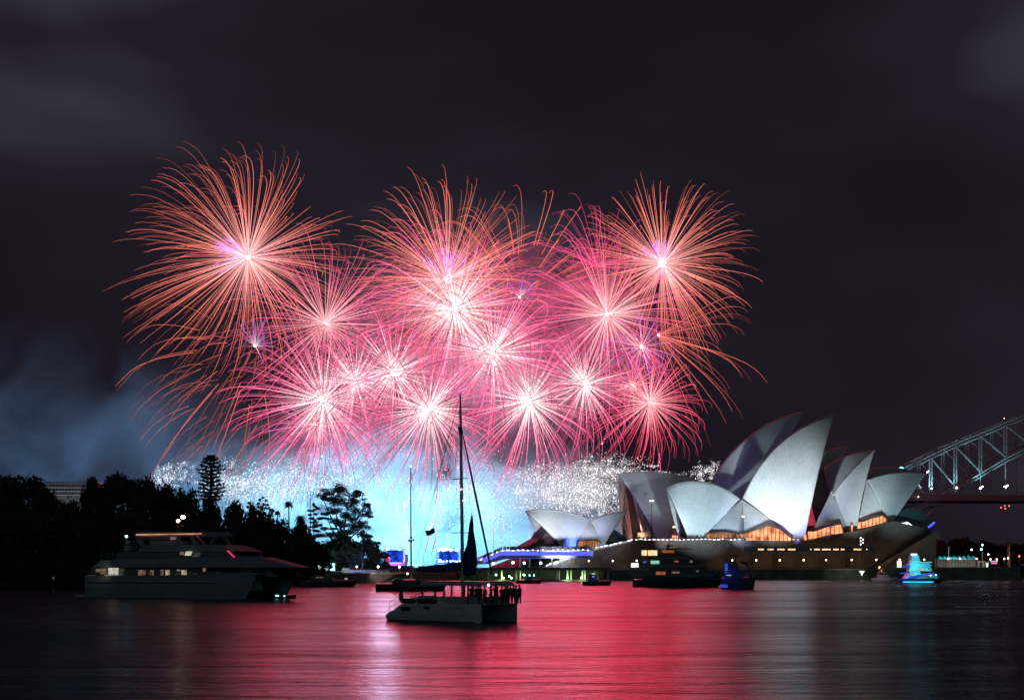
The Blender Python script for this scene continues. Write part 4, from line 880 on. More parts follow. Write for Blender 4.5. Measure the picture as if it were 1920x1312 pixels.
# ------------------------------------------------------------------ steel arch bridge
M['steel'] = mat('grey_steel', (0.20, 0.21, 0.22), 0.5, metal=0.3)
bf = Frame(1700, 1180, 5); br = bf.root('arch_bridge', 'grey steel arch bridge with cyan lit hangers at the right edge', 'bridge')
top = [(1640, 906), (1690, 880), (1745, 853), (1791, 831), (1838, 812), (1885, 792), (1932, 774), (1980, 758), (2030, 744)]
bot = [(1640, 990), (1690, 965), (1745, 938), (1791, 915), (1838, 887), (1885, 859), (1932, 836), (1980, 818), (2030, 803)]
for side, off in (('near', 0.0), ('far', 26.0)):
    T = [bf.L(x, y, 0) for x, y in top]; B_ = [bf.L(x, y, 0) for x, y in bot]; dy = Vector((0, off, 0))
    for nm, ch in (('top_chord', T), ('bottom_chord', B_)):
        b = MB()
        for dz in (0.0, -2.6): b.tube([p+dy+Vector((0, 0, dz)) for p in ch], .62, 4)
        for p0, p1 in zip(ch, ch[1:]):
            for i in range(4): b.bar(p0.lerp(p1, i/4)+dy, p0.lerp(p1, (i+1)/4)+dy+Vector((0, 0, -2.6)), .14, n=4)
        b.build(nm, M['steel'], br)
    for i, (t0, b0) in enumerate(zip(T, B_)):
        b = MB()
        for dx in (-1.0, 1.0):
            b.bar(t0+dy+Vector((dx, 0, -2)), b0+dy+Vector((dx, 0, 0)), .45, n=4)
        for k in range(14): b.bar(t0.lerp(b0, (k+.3)/14)+dy+Vector((-1 if k % 2 else 1, 0, -1)), t0.lerp(b0, (k+1.3)/14)+dy+Vector((1 if k % 2 else -1, 0, -1)), .13, n=4)
        b.build('vertical_post', M['steel'], br)
        if i+1 < len(T): MB().bar(t0+dy+Vector((0, -.2, -2)), B_[i+1]+dy+Vector((0, -.2, 1)), .62, n=4).build('diagonal_brace', M['steel'], br)
        zd = bf.L(1800, 926).z
        if b0.z > zd: MB().bar(b0+dy, Vector((b0.x, off, zd)), .38, n=4).build('hanger', M['steel'], br)
a = bf.L(1640, 932); c = bf.L(2040, 926)
zt_ = bf.L(1800, 927).z; MB().box(a.x, c.x+10, -2, 46, zt_-4.6, zt_).build('deck', mat('bridge_deck', (.10, .10, .11), .7), br)
b = MB()
for i in range(60): x = a.x+(c.x-a.x)*i/60; b.bar((x, -2.05, zt_), (x, -2.05, zt_+2), .1, n=4)
b.bar((a.x, -2.05, zt_+2), (c.x, -2.05, zt_+2), .12, n=4); b.bar((a.x, -2.05, zt_+1), (c.x, -2.05, zt_+1), .08, n=4); b.build('railing', M['steel'], br)
low = [(1640, 1020), (1700, 985), (1738, 966), (1752, 952), (1775, 947), (1800, 944)]
for off in (0, 26): MB().tube([bf.L(x, y, 0)+Vector((0, off, 0)) for x, y in low], .7, 5).build('approach_arch', M['steel'], br)
for x, y, m_, rr_ in ((1690, 880, 'bridge_star', 2.0), (1747, 915.5, 'globe_w', .55), (1794, 914, 'globe_w', .6), (1838, 915, 'globe_w', .7), (1842, 912, 'globe_w', .5), (1886, 913, 'globe_w', .5), (1889, 910, 'globe_w', .5), (1883, 876+36, 'globe_w', .35), (1722, 931, 'globe', .35), (1883, 784, 'globe', .3), (1738, 885, 'globe_w', .35), (1741, 883, 'globe_w', .35)):
    MB().ball(bf.L(x, y, -2.6), rr_, 8, 6).build('bridge_lamp', M[m_], br, True)
for x, y in ((1745, 925), (1791, 920), (1838, 918), (1885, 915)):
    tp = dict(zip((1745, 1791, 1838, 1885), (853, 831, 812, 792)))[x]
    spot('bridge_uplight', bf.W(bf.L(x, 924, -9)), bf.W(bf.L(x, tp+40, 0)), (.40, .90, 1), 70000, 60, .8, .5)
point('bridge_light', bf.W(bf.L(1690, 880, -8)), (.3, .9, 1), 9000, .5)
M['led_red'] = emat('navigation_red', (1, .10, .06), 3.5)
for x, y in ((1877, 951), (1884, 948), (1892, 948), (1885, 953)):
    MB().ball(bf.L(x, y, -1), .55, 6, 5).build('bridge_lamp', M['led_red'], br, True)
MB().bar(bf.L(1720, 905, -3), bf.L(1727, 915, -3), .5, n=4).build('sign_light', emat('pale_sign', (.8, .8, .9), .7), br)

# ------------------------------------------------------------------ far shore on the right
FT = 'far trees on the skyline right of the podium'
poly_slab('ground', [(X(1740, 900), 930), (X(2100, 900), 930), (X(2150, 900), 1100), (X(1700, 900), 1100)], -1, 6, M['ground'], 'low dark headland behind the quay pavilion', 'headland')
for k, (px, py, wp) in enumerate(((1768, 1012, 44), (1790, 1008, 30), (1812, 1007, 50), (1845, 1013, 46), (1872, 1018, 40), (1898, 1015, 44), (1925, 1017, 40))):
    garden_tree(px, py, wp, 950, 'dark far tree number'.replace(' number', '')+[' just right of the podium corner', ' over the left end of the teal roof', ' over the right end of the teal roof', ' above the pavilion frame', ' above the pink and blue sign', ' behind the tall thin pole', ' at the right edge of the view'][k], FT, 5)
pv = Frame(1757, 676, 0); pr = pv.root('quay_pavilion', 'low pavilion with scalloped teal lit roofs on the quay', 'pavilion')
M['teal'] = mat('teal_canvas', (0.10, 0.42, 0.46), 0.7)
for k in range(8):
    a = pv.L(1758+k*9, 1048); c = pv.L(1767+k*9, 1048); e = pv.L(1762, 1040.5); MB().add([(a.x, -2, a.z), (c.x, -2, a.z), (c.x, 4, a.z), (a.x, 4, a.z), ((a.x+c.x)/2, 1, e.z+.0)], [(0,1,4),(1,2,4),(2,3,4),(3,0,4),(0,3,2,1)]).build('canopy', M['teal'], pr)
a = pv.L(1757, 1048); c = pv.L(1831, 1062); MB().box(a.x, c.x, .2, 3.6, 4.4, c.z+(a.z-c.z)*.98).build('pavilion_wall', mat('pavilion_wall', (.16, .14, .13), .7), pr)
b = MB()
for k in range(14): x = a.x+(c.x-a.x)*k/13; b.bar((x, -1.9, 4.4), (x, -1.9, a.z), .07, n=4)
b.build('pavilion_frame', M['stone_light'], pr)
point('pavilion_light', pv.W(pv.L(1780, 1036, -5)), (.15, .8, .9), 1300, .6); point('pavilion_light', pv.W(pv.L(1815, 1036, -5)), (.15, .8, .9), 1100, .6)
for x0, x1, y0, m_, lb in ((1833, 1846, 1051, (.16, .30, .42), 'small blue container cabin on the quay'), (1848, 1854, 1053, (.4, .55, .6), 'narrow pale cabin right of the blue one')):
    r = empty('quay_cabin', (X(x0, 676), 676, 4.4), 0, lb, 'cabin'); ww = S(x1-x0, 676); hh = Z(y0, 676)-4.4
    MB().box(0, ww, 0, 3, 0, hh).build('cabin_wall', mat('cabin', m_, .6), r); MB().box(-.1, ww+.1, -.15, 3.1, hh, hh+.15).build('cabin_roof', M['metal_dark'], r); MB().box(ww*.3, ww*.7, -.05, -.01, hh*.2, hh*.8).build('cabin_window', M['white_win'] if x0 > 1840 else M['dark_glass'], r)
fr2 = empty('quay_gantry', (X(1816, 668), 668, 4.4), 0, 'open white tube frame on the quay edge', 'frame'); ww = S(14, 668); hh = Z(1046, 668)-4.4
MB().bar((0, 0, 0), (0, 0, hh), .09, n=5).bar((ww, 0, 0), (ww, 0, hh-.3), .09, n=5).bar((0, 0, hh), (ww, 0, hh-.3), .09, n=5).bar((0, 0, hh), (-ww*.9, 0, hh), .09, n=5).build('tube_frame', M['stone_light'], fr2)
sg = empty('lit_sign', (X(1864, 672), 672, 4.4), 0, 'small sign with a blue bar above a pink bar', 'sign')
MB().box(-1.6, 1.6, 0, .2, Z(1055.5, 672)-4.4, Z(1050.5, 672)-4.4).build('sign_board', M['metal_dark'], sg)
MB().box(-1.5, 1.5, -.08, -.02, Z(1053, 672)-4.4, Z(1051.3, 672)-4.4).build('blue_bar', emat('sign_blue', (.35, .35, 1), 1.6), sg); MB().box(-1.1, 1.1, -.08, -.02, Z(1056.5, 672)-4.4, Z(1055, 672)-4.4).build('pink_bar', emat('sign_pink', (1, .2, .35), 1.6), sg)
for x in (-1.2, 1.2): MB().bar((x, .1, 0), (x, .1, Z(1055.5, 672)-4.4), .08, n=5).build('sign_post', M['metal_dark'], sg)
for x, y, lb in ((1779, 1024, 'thin pole behind the teal roofed pavilion'), (1842, 1021, 'thin pole with a small cyan lamp on top'), (1890, 1019, 'left of two tall thin poles at the right'), (1893, 1020, 'right of two tall thin poles at the right')):
    r = empty('thin_pole', (X(x, 676), 676, 4.4), 0, lb, 'pole'); MB().bar((0, 0, 0), (0, 0, Z(y, 676)-4.4), .14, .07, 6).build('pole', M['stone_light'], r)
    MB().ball((0, 0, Z(y, 676)-4.4), .2 if x != 1842 else .32, 8, 5).build('pole_cap', M['globe_c'] if x == 1842 else M['metal_dark'], r)
FL_ = 'small far lights on the headland'
for x, y, m_, lb in ((1822, 1030, 'globe_w', 'tiny white light left of the cyan topped pole'), (1840, 1029, 'globe_c', 'tiny cyan light halfway up the cyan topped pole'), (1853, 1039, 'globe_g', 'tiny green light right of the cyan topped pole')):
    d = 900; r = empty('street_lamp', (X(x, d), d, 5.9), 0, lb, 'street lamp', FL_); h = Z(y, d)-5.9; MB().bar((0, 0, 0), (0, 0, h), .1, n=5).build('lamp_post', M['metal_dark'], r); MB().ball((0, 0, h), .42, 8, 5).build('lamp_globe', M[m_], r, True)
# dark column with a flared base on the sea wall, and the light under it
r = empty('monument_column', (X(1616, 655), 655, 4.4), 0, 'tall dark column with a flared pale foot on the sea wall', 'column')
MB().bar((0, 0, 0), (0, 0, Z(1016, 655)-4.4), .22, .14, 8).build('column_shaft', M['metal_dark'], r)
for k in range(5): MB().ball(((k % 2)*.9-.5, -.1, Z(1008+k*3, 655)-4.4), .17, 6, 4).build('column_lamp', M['globe_w'], r, True)
wl = empty('wall_light', (X(1616, 652), 652, 0), 0, 'flared white flood lamp low on the sea wall under the dark column', 'light')
MB().loft([[(rr_*math.cos(a), rr_*.5*math.sin(a), z) for a in [k*.785 for k in range(8)]] for rr_, z in ((.25, 1.8), (.4, 2.6), (1.2, 3.6))]).build('lamp_cup', emat('wall_lamp', (.8, 1, .85), 1.5), wl); MB().box(-.15, .15, -.1, .6, 0.6, 1.9).build('lamp_bracket', M['metal_dark'], wl)
point('wall_lamp_light', (X(1616, 640), 648, 2.6), (.7, 1, .8), 700, .3)
# lamp masts standing in front of the shells
for x, y, yb, d, lb in ((1222, 939, 1012, 700, 'tall lamp mast with one flat bright head before the far southern shell'), (1265, 988, 1012, 690, 'short camera mast with a bright flat head beside the small lit triangle'), (1393, 968, 1012, 662, 'slim mast with one bright head at the seam of the side shells')):
    r = empty('lamp_mast', (X(x, d), d, pz), 0, lb, 'lamp mast', 'lamp masts on the podium'); h = Z(y, d)-pz
    MB().bar((0, 0, 0), (0, 0, h), .25, .16, 6).build('mast_pole', M['metal_dark'], r); MB().box(-.8 if x != 1393 else -.4, .8 if x != 1393 else .4, -.3, .3, h-.1, h+.25).build('lamp_head', M['globe'], r)
    if x == 1265: MB().box(-2.4, 0, -.5, .5, h-2.6, h-1.2).build('camera_box', M['metal_dark'], r)
# ------------------------------------------------------------------ boats
M['hull_white'] = mat('white_hull_paint', (0.62, 0.64, 0.65), 0.3, noise=0.05); M['yacht'] = mat('yacht_paint', (0.22, 0.245, 0.265), 0.5, noise=0.08); M['yacht_far'] = mat('yacht_paint_shaded', (0.04, 0.045, 0.055), 0.4); M['hull_grey'] = mat('grey_hull_paint', (0.33, 0.36, 0.38), 0.35, noise=0.08)  # far yacht hull uses a darkened copy of the paint for its shade
M['hull_dark'] = mat('dark_hull_paint', (0.03, 0.03, 0.038), 0.35); M['boat_glass'] = mat('boat_glass', (0.012, 0.013, 0.016), 0.08, spec=0.8)
M['hull_blue'] = mat('navy_hull_paint', (0.02, 0.03, 0.07), 0.35); M['canvas_blue'] = mat('blue_canvas', (0.02, 0.05, 0.16), 0.85); M['canvas_dark'] = mat('dark_canvas', (0.02, 0.022, 0.03), 0.9)
M['alu'] = mat('aluminium', (0.35, 0.36, 0.38), 0.35, metal=0.8, noise=.05)
M['win_warm'] = emat('cabin_light', (1, .72, .45), .5, vary=.75, nscale=1.5); M['win_dim'] = emat('dim_cabin_light', (1, .62, .40), .22, vary=.8, nscale=1.5); M['win_bright'] = emat('bright_cabin_light', (1, .95, .8), .62, vary=.45, nscale=2)
M['win_cyan'] = emat('cyan_deck_light', (.35, 1, .85), .8, vary=.5, nscale=1.5); M['win_blue'] = emat('blue_deck_light', (.03, .12, 1), .9, vary=.6, nscale=1.2); M['win_orange'] = emat('orange_cabin_light', (1, .30, .14), .35, vary=.6, nscale=1)
def hull(b, L, B, zs, zb, xo=0, yo=0, rake=.12, stern=.92, fine=.55, dz=-.5, n=14):
    """boat hull, bow at +x; zs/zb = sheer height at stern/bow"""
    rings = []
    for i in range(n+1):
        t = i/n; x = -L/2+L*t; w_ = B/2*(stern+(1-stern)*min(1, t*3)) if t < fine else B/2*math.cos((t-fine)/(1-fine)*math.pi/2)**.75
        w_ = max(w_, .02); z = zs+(zb-zs)*t**2.2; xb = x-(rake*L*t**3)
        rings.append([(x+xo, yo-w_, z), (x-(x-xb)*.45+xo, yo-w_*.97, z*.5), (xb+xo, yo-w_*.80, -.05), (xb+xo, yo, dz), (xb+xo, yo+w_*.80, -.05), (x-(x-xb)*.45+xo, yo+w_*.97, z*.5), (x+xo, yo+w_, z), (x+xo, yo, z+.05)])
    b.loft(rings); return b
def house(b, x0, x1, hw, z0, z1, f=0.0, r=0.0, tum=.08, hw1=None):
    """deck house: f/r = how far front and rear slope inward at the top; hw1 = half width at the front"""
    h1 = hw if hw1 is None else hw1; k = 1-tum
    return b.add([(x0, -hw, z0), (x1, -h1, z0), (x1, h1, z0), (x0, hw, z0), (x0+r, -hw*k, z1), (x1-f, -h1*k, z1), (x1-f, h1*k, z1), (x0+r, hw*k, z1)], [(0,3,2,1),(4,5,6,7),(0,1,5,4),(1,2,6,5),(2,3,7,6),(3,0,4,7)])
def sidewin(x0, x1, z0, z1, y, m, root, name='window', sl=0.0, t=.03):
    b = MB(); b.add([(x0, y, z0), (x1, y, z0), (x1+sl, y+.0, z1), (x0+sl, y, z1), (x0, y+t, z0), (x1, y+t, z0), (x1+sl, y+t, z1), (x0+sl, y+t, z1)], [(0,1,2,3),(7,6,5,4),(0,4,5,1),(1,5,6,2),(2,6,7,3),(3,7,4,0)]); return b.build(name, m, root)
def rail(b, pts, h=.9, r=.025, post=1.4, lines=(1, .5)):
    pts = [Vector(p) for p in pts]
    for q in lines:
        for a, c in zip(pts, pts[1:]): b.bar(a+Vector((0, 0, h*q)), c+Vector((0, 0, h*q)), r, n=4)
    for a, c in zip(pts, pts[1:]):
        n = max(1, int((c-a).length/post))
        for i in range(n+1): p = a.lerp(c, i/n); b.bar(p, p+Vector((0, 0, h)), r, n=4)
    return b

# large motor catamaran yacht on the left
yf = Frame(150, 272, -30); yr = yf.root('motor_yacht', 'large white three deck catamaran yacht lit by a few warm windows on the left', 'yacht')
q = lambda x, y, o=0: yf.L(x, y, o)
x0 = q(158, 1110).x; x1 = q(470, 1078).x; zsr = q(300, 1079).z; Ly = x1-x0; BY = 13.0
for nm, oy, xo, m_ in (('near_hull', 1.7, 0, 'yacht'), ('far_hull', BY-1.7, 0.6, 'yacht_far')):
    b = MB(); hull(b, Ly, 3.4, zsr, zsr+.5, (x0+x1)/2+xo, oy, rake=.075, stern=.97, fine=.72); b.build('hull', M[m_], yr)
b = MB(); b.box(x0+2.5, x1-5.5, 3.2, BY-3.2, 1.3, zsr-.06); b.build('bridge_deck', M['hull_grey'], yr)
MB().box(x0-2.4, x0+.3, .3, 3.1, .1, .45).build('swim_platform', M['hull_grey'], yr)
MB().box(x0-2.4, x0+.3, BY-3.1, BY-.3, .1, .45).build('swim_platform', M['hull_grey'], yr)
MB().box(x0+1, x1-Ly*.2, -.06, 0.02, q(300, 1093).z, q(300, 1091.5).z).build('strake', M['hull_dark'], yr)
yc = BY/2
def ybox(name, pxl, pxr, pyb, pyt, f, rr, inset, m_, hw1=None):
    a = q(pxl, pyb, inset); c = q(pxr, pyt, inset); b = MB()
    v = house(b, a.x, c.x, yc-inset, a.z, c.z, f, rr, .03, hw1); b.v = [(p[0], p[1]+yc, p[2]) for p in b.v]; return b.build(name, m_, yr)
ybox('main_saloon', 168, 505, 1080, 1062, 3, 0, .7, M['boat_glass'], 3.4)
# main roof / bulwark, pointed towards the bow
a = q(172, 1063, .1); c = q(188, 1050, .1); d_ = q(430, 1044, .1); e = q(512, 1061, .6)
b = MB(); b.add([(a.x, .1, a.z), (e.x-6, .6, a.z), (e.x+1.5, yc-1.8, a.z), (e.x+1.5, yc+1.8, a.z), (e.x-6, BY-.6, a.z), (a.x, BY-.1, a.z), (c.x, .3, c.z), (d_.x-1, .5, d_.z), (d_.x+2.5, yc-1.6, d_.z), (d_.x+2.5, yc+1.6, d_.z), (d_.x-1, BY-.5, d_.z), (c.x, BY-.3, c.z)],
   [(5,4,3,2,1,0),(6,7,8,9,10,11),(0,1,7,6),(1,2,8,7),(2,3,9,8),(3,4,10,9),(4,5,11,10),(5,0,6,11)]); b.build('main_roof', M['yacht'], yr)
ybox('upper_saloon', 215, 436, 1050, 1033, 1.2, .6, 1.6, M['boat_glass'], 3.6)
ybox('flybridge_bulwark', 258, 428, 1034, 1020, 4.2, .8, 1.2, M['yacht'], 3.6)
a = q(252, 1002, 2); c = q(381, 996, 2); hb = MB(); house(hb, a.x, c.x, yc-2, c.z-.75, c.z, .8, .2, .05, 3.2); hb.v = [(p[0], p[1]+yc, p[2]) for p in hb.v]; hb.build('hardtop', M['yacht'], yr)
fb = q(258, 1020, 1.7)
for px_, pw, lean in ((262, 1.3, 1.4), (325, .9, 1.2), (366, .8, 1.8)):
    for oy in (2.2, BY-2.2):
        p = q(px_, 1020, 2.2); b = MB(); zt2 = q(px_, 1000, 2.2).z; s_ = -1 if px_ == 262 else (-1 if px_ == 366 else 1)
        b.add([(p.x, oy-.1, p.z-.3), (p.x+pw, oy-.1, p.z-.3), (p.x+pw+s_*lean, oy-.1, zt2), (p.x+s_*lean, oy-.1, zt2), (p.x, oy+.1, p.z-.3), (p.x+pw, oy+.1, p.z-.3), (p.x+pw+s_*lean, oy+.1, zt2), (p.x+s_*lean, oy+.1, zt2)], [(0,1,2,3),(7,6,5,4),(0,4,5,1),(1,5,6,2),(2,6,7,3),(3,7,4,0)]); b.build('hardtop_arch', M['yacht'], yr)
a = q(264, 1012, 3); c = q(318, 1004, 3); MB().box(a.x, c.x, 3.1, 3.2, a.z, c.z).build('flybridge_screen', mat('screen_panel', (.45, .35, .42), .5), yr)
MB().box(a.x+1, c.x+2, 4, 8, a.z-1, a.z-.2).build('flybridge_sofa', M['hull_grey'], yr)
point('hardtop_light', yf.W(Vector((q(300, 1006, 4).x, 4, q(300, 1005, 4).z+.2))), (1, .5, .34), 700, .3); point('hardtop_light', yf.W(Vector((q(350, 1006, 4).x, 5, q(350, 1005, 4).z+.2))), (1, .42, .3), 500, .3)
def ywin(pxl, pxr, pyt, pyb, off, m_, sl=0): a = q(pxl, pyb, off); c = q(pxr, pyt, off); return sidewin(a.x, c.x, a.z, c.z, off, M[m_], yr, 'lit_window', sl)
for w_ in ((203, 222, 1064, 1076.5, 'win_bright'), (179, 187, 1066, 1072, 'win_dim'), (188, 202, 1065, 1076, 'win_dim'), (259, 273, 1068, 1078, 'win_dim'), (281, 288, 1068, 1078, 'win_dim'), (301, 306, 1067, 1078, 'win_dim'), (310, 318, 1068, 1078, 'win_warm'), (332, 338, 1067, 1070, 'win_warm'), (340, 350, 1068, 1078, 'win_warm'), (380, 386, 1064, 1071, 'win_dim')):
    o = ywin(w_[0], w_[1], w_[2], w_[3], .55, w_[4])
ywin(162, 178, 1078, 1080, .3, 'win_dim'); ywin(196, 222, 1078, 1079.5, .3, 'win_bright')
ywin(346, 358, 1033, 1041, 1.50, 'win_bright', .3); ywin(337, 345, 1034, 1040, 1.50, 'win_dim')
for (pl, pr) in ((280, 292), (318, 330)): ywin(pl, pr, 1054, 1056, .1, 'hull_grey')
# windscreen edges with pink light put into their colour and emission
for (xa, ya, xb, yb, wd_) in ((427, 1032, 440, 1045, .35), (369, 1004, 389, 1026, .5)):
    MB().bar(q(xa, ya, 2.6), q(xb, yb, 1.8), wd_*.4, n=4).build('windscreen_edge', mat('pink_lit_edge', (.6, .25, .3), .2) if wd_ > .4 else emat('pink_edge_glow', (.9, .05, .22), .8), yr)
b = MB(); rail(b, [q(150, 1080, .3), q(180, 1080, .3)], 1.0); rail(b, [(q(470, 1078, .8).x-2, .9, zsr+.1), (x1+.1, 1.7, zsr+.5)], 1.0); rail(b, [(x1+.1, 1.7, zsr+.45), (x1+.3, BY-2, zsr+.45)], .9); rail(b, [q(188, 1050, 1), q(214, 1050, 1)], 1.0, .03, 1.2, (1, .66, .33)); rail(b, [q(232, 1034, 2), q(256, 1034, 2)], 1.3, .04, 1.0, (1, .66, .33)); b.build('railing', M['alu'], yr)['kind'] = 'stuff'
MB().add([(x1-6, 3.2, zsr-.1), (x1-.4, 3.0, zsr+.3), (x1-.4, BY-3, zsr+.3), (x1-6, BY-3.2, zsr-.1)], [(0,1,2,3)]).build('trampoline', M['canvas_dark'], yr)
a = q(254, 1001, 1.9); c = q(378, 999.6, 1.9); MB().box(a.x, c.x-.3, 2.0, 2.25, a.z-.18, a.z+.02).build('strip_light', emat('hardtop_edge_glow', (1, .42, .26), .75, vary=.6, nscale=.3), yr)  # emissive strip added for the orange light under the hardtop edge
a = q(266, 1012, 3.5); c = q(330, 1005, 3.5); MB().box(a.x, c.x, 3.6, 3.7, a.z, c.z).build('lit_panel', emat('flybridge_panel', (.9, .62, .68), .30, vary=.8, nscale=.4), yr)  # panel emits faintly so it looks lit under the hardtop
# radar mast
a = q(334, 996, 6); b = MB(); b.bar((a.x, 6, a.z), (a.x+.4, 6, q(334, 977, 6).z), .35, .15, 6); b.bar((a.x-1.4, 6, q(334, 986, 6).z), (a.x+1.4, 6, q(334, 986, 6).z), .16, n=5); b.bar((a.x+.3, 6, q(334, 980, 6).z), (a.x+1.1, 6, q(340, 970, 6).z), .08, n=5); b.build('radar_mast', M['hull_dark'], yr)
m1 = q(334, 976, 6); m2 = q(343, 969, 6); M['mast_warm'] = emat('mast_lamp_warm', (1, .72, .5), 12)
MB().ball(m1, .28, 8, 6).build('mast_lamp', M['mast_warm'], yr, True); MB().ball(m2, .36, 8, 6, (1.3, 1, .8)).build('mast_lamp', M['mast_warm'], yr, True)
sl_ = q(237, 1005, 4); MB().ball(sl_, .2, 8, 6).build('stern_lamp', M['globe_c'], yr, True); b = MB(); b.bar((sl_.x, 4, q(237, 1034, 4).z), sl_, .06, n=5); b.build('stern_pole', M['alu'], yr)
b = MB()
for k in range(5): z = q(240, 1015+k*4, 4).z; b.box(sl_.x+.1-.1*k, sl_.x+1.3, 3.6, 4.6, z-.08, z)
b.build('aft_stair', M['alu'], yr); point('stern_light', yf.W(Vector((sl_.x+.5, 2.6, sl_.z-.4))), (.8, .9, .9), 30, .1)
point('aft_deck_light', yf.W(Vector((q(200, 1070, .1).x, -1.2, q(200, 1070, .1).z))), (1, .9, .8), 16, .2)
# tender with cyan lights at the bow
M['dinghy'] = emat('dinghy_light', (.3, .85, 1), 2.5)
tf = Frame(530, 262, -20); tr_ = tf.root('small_dinghy', 'small dinghy with cyan lights beside the yacht bow', 'dinghy'); b = MB(); hull(b, 4.2, 1.7, .45, .6, 0, .85, .08); b.build('hull', M['hull_dark'], tr_)
MB().ball((-1.0, -.05, .45), .16, 8, 5, (2.4, 1, .8)).build('dinghy_lamp', M['dinghy'], tr_); MB().ball((.35, -.05, .42), .13, 8, 5, (1.4, 1, 1)).build('dinghy_lamp', M['dinghy'], tr_); MB().box(-1.9, -1.6, .6, 1.1, .4, 1.1).build('outboard', M['hull_dark'], tr_)

# sailing catamaran in the foreground
cf = Frame(722, 154, -42); ct = cf.root('sailing_catamaran', 'white sailing catamaran with tall mast and people crowding the bow', 'catamaran'); q = lambda x, y, o=0: cf.L(x, y, o)
x0 = q(722, 1160).x; x1 = q(890, 1160).x; zs_ = q(820, 1132).z; Lc = x1-x0; BC_ = 6.6
def cat_hull(oy, m_):
    b = MB(); w_ = .85; prof = [(x0, .0), (x0, .55), (x0+.5, .85), (x0+.9, 1.0), (x0+1.3, zs_*.85), (x0+1.9, zs_), (x1, zs_), (x1-.06, -.25), (x0+.6, -.25)]
    def wdt(t): return w_*(.9 if t < .6 else max(.10, math.cos((t-.6)/.4*math.pi/2)**.7*.9))
    top = [(0, .55), (.05, .85), (.10, 1.05), (.16, zs_*.9), (.22, zs_), (.4, zs_), (.6, zs_), (.75, zs_+.02), (.88, zs_+.04), (.96, zs_+.05), (1, zs_+.05)]; rings = []
    for t, z in top:
        x = x0+(x1-x0)*t; ww = wdt(t); rings.append([(x, oy-ww, z), (x, oy-ww*.96, z*.45), (x-.0, oy-ww*.6, -.1), (x, oy, -.35), (x, oy+ww*.6, -.1), (x, oy+ww*.96, z*.45), (x, oy+ww, z)])
    b.loft(rings); return b.build('hull', m_, ct)
cat_hull(.85, M['hull_white']); cat_hull(BC_-.85, M['hull_grey'])  # far hull in greyer paint, its shade put into the colour
MB().box(x0+.7, x1, -.035, .0, .02, .10).build('boot_stripe', M['hull_dark'], ct)
MB().box(x0+1.2, x0+(x1-x0)*.62, 1.5, BC_-1.5, .75, zs_).build('bridge_deck', M['hull_grey'], ct)
MB().add([(x0+(x1-x0)*.62, 1.7, zs_-.05), (x1-.2, 1.5, zs_-.02), (x1-.2, BC_-1.5, zs_-.02), (x0+(x1-x0)*.62, BC_-1.7, zs_-.05)], [(0,1,2,3)]).build('trampoline', M['canvas_dark'], ct)
MB().bar((x1-.15, .9, zs_), (x1-.15, BC_-.9, zs_), .09, n=8).build('crossbeam', M['alu'], ct)
# coachroof with wrap-around windows
a = q(752, 1132, .5); c = q(838, 1132, .5); zt3 = q(800, 1116, .8).z; rings = []
for t, w0 in ((0, .0), (.12, .55), (.3, .95), (.55, 1), (.8, .8), (1, .12)):
    x = a.x+(c.x-a.x)*t; zz_ = zs_+(zt3-zs_)*w0; rings.append([(x, .35, zs_-.02), (x, .55, zs_+(zz_-zs_)*.8), (x, 1.1, zz_+.02), (x, BC_-1.1, zz_+.02), (x, BC_-.55, zs_+(zz_-zs_)*.8), (x, BC_-.35, zs_-.02)])
b = MB(); b.loft(rings); b.build('coachroof', M['hull_white'], ct)
def cwin(x0_, x1_, y0_, y1_, off, name='window'):
    A = q(x0_, y1_, off); B_ = q(x1_, y0_, off); ww = B_.x-A.x; hh_ = B_.z-A.z; n = 18; poly = []
    for k in range(n):
        an = 6.283*k/n; cx = abs(math.cos(an))**.55*(1 if math.cos(an) > 0 else -1); sx = abs(math.sin(an))**.6*(1 if math.sin(an) > 0 else -1); poly.append((A.x+ww*(.5+.5*cx), A.z+hh_*(.5+.5*sx)))
    MB().prism(poly, off-.04, off+.05).build(name, M['boat_glass'], ct)
cwin(753, 779, 1121.5, 1131.5, .36); cwin(782, 819, 1121.5, 1131.5, .36)
for x_, y_, xx, yy in ((752, 1137, 769, 1144), (794, 1136, 804, 1141)): a = q(x_, yy, -.01); c = q(xx, y_, -.01); MB().box(a.x, c.x, -.02, .03, a.z, c.z).build('port_light', M['boat_glass'], ct)
a = q(836, 1152, -.01); c = q(866, 1139, -.01); b = MB(); b.box(a.x, c.x, -.03, .0, a.z, a.z+.05).box(a.x, c.x, -.03, .0, c.z-.05, c.z).box(a.x, a.x+.05, -.03, 0, a.z, c.z).box(c.x-.05, c.x, -.03, 0, a.z, c.z); b.build('hull_panel', M['hull_grey'], ct)
# saloon with see-through panes under the hardtop
ys_, ye_ = 1.3, BC_-1.3; zlo = q(800, 1117, 1.3).z; zhi = q(800, 1097, 1.3).z; xa = q(792, 1110, 1.3).x; xb = q(897, 1110, 1.3).x
b = MB()
for x_ in (xa, xa+1.7, xa+2.9, xb-1.3, xb):
    for y_ in (ys_, ye_): b.box(x_-.08, x_+.08, y_-.06, y_+.06, zs_, zhi)
b.build('saloon_pillar', M['hull_dark'], ct)
MB().box(xa, xb, ys_, ye_, zs_, zlo).build('saloon_base', M['hull_grey'], ct)
a = q(792, 1098, 1); c = q(905, 1090, 1); b = MB(); house(b, a.x-.4, c.x, BC_/2-.9, zhi, zhi+.42, .6, .2, .1); b.v = [(p[0], p[1]+BC_/2, p[2]) for p in b.v]; b.build('hardtop', M['hull_grey'], ct)
MB().bar(q(756, 1086.5, 1.5), q(778, 1086, 1.5), .045, n=4).build('davit_strip', emat('pink_davit', (.9, .06, .14), .8), ct)
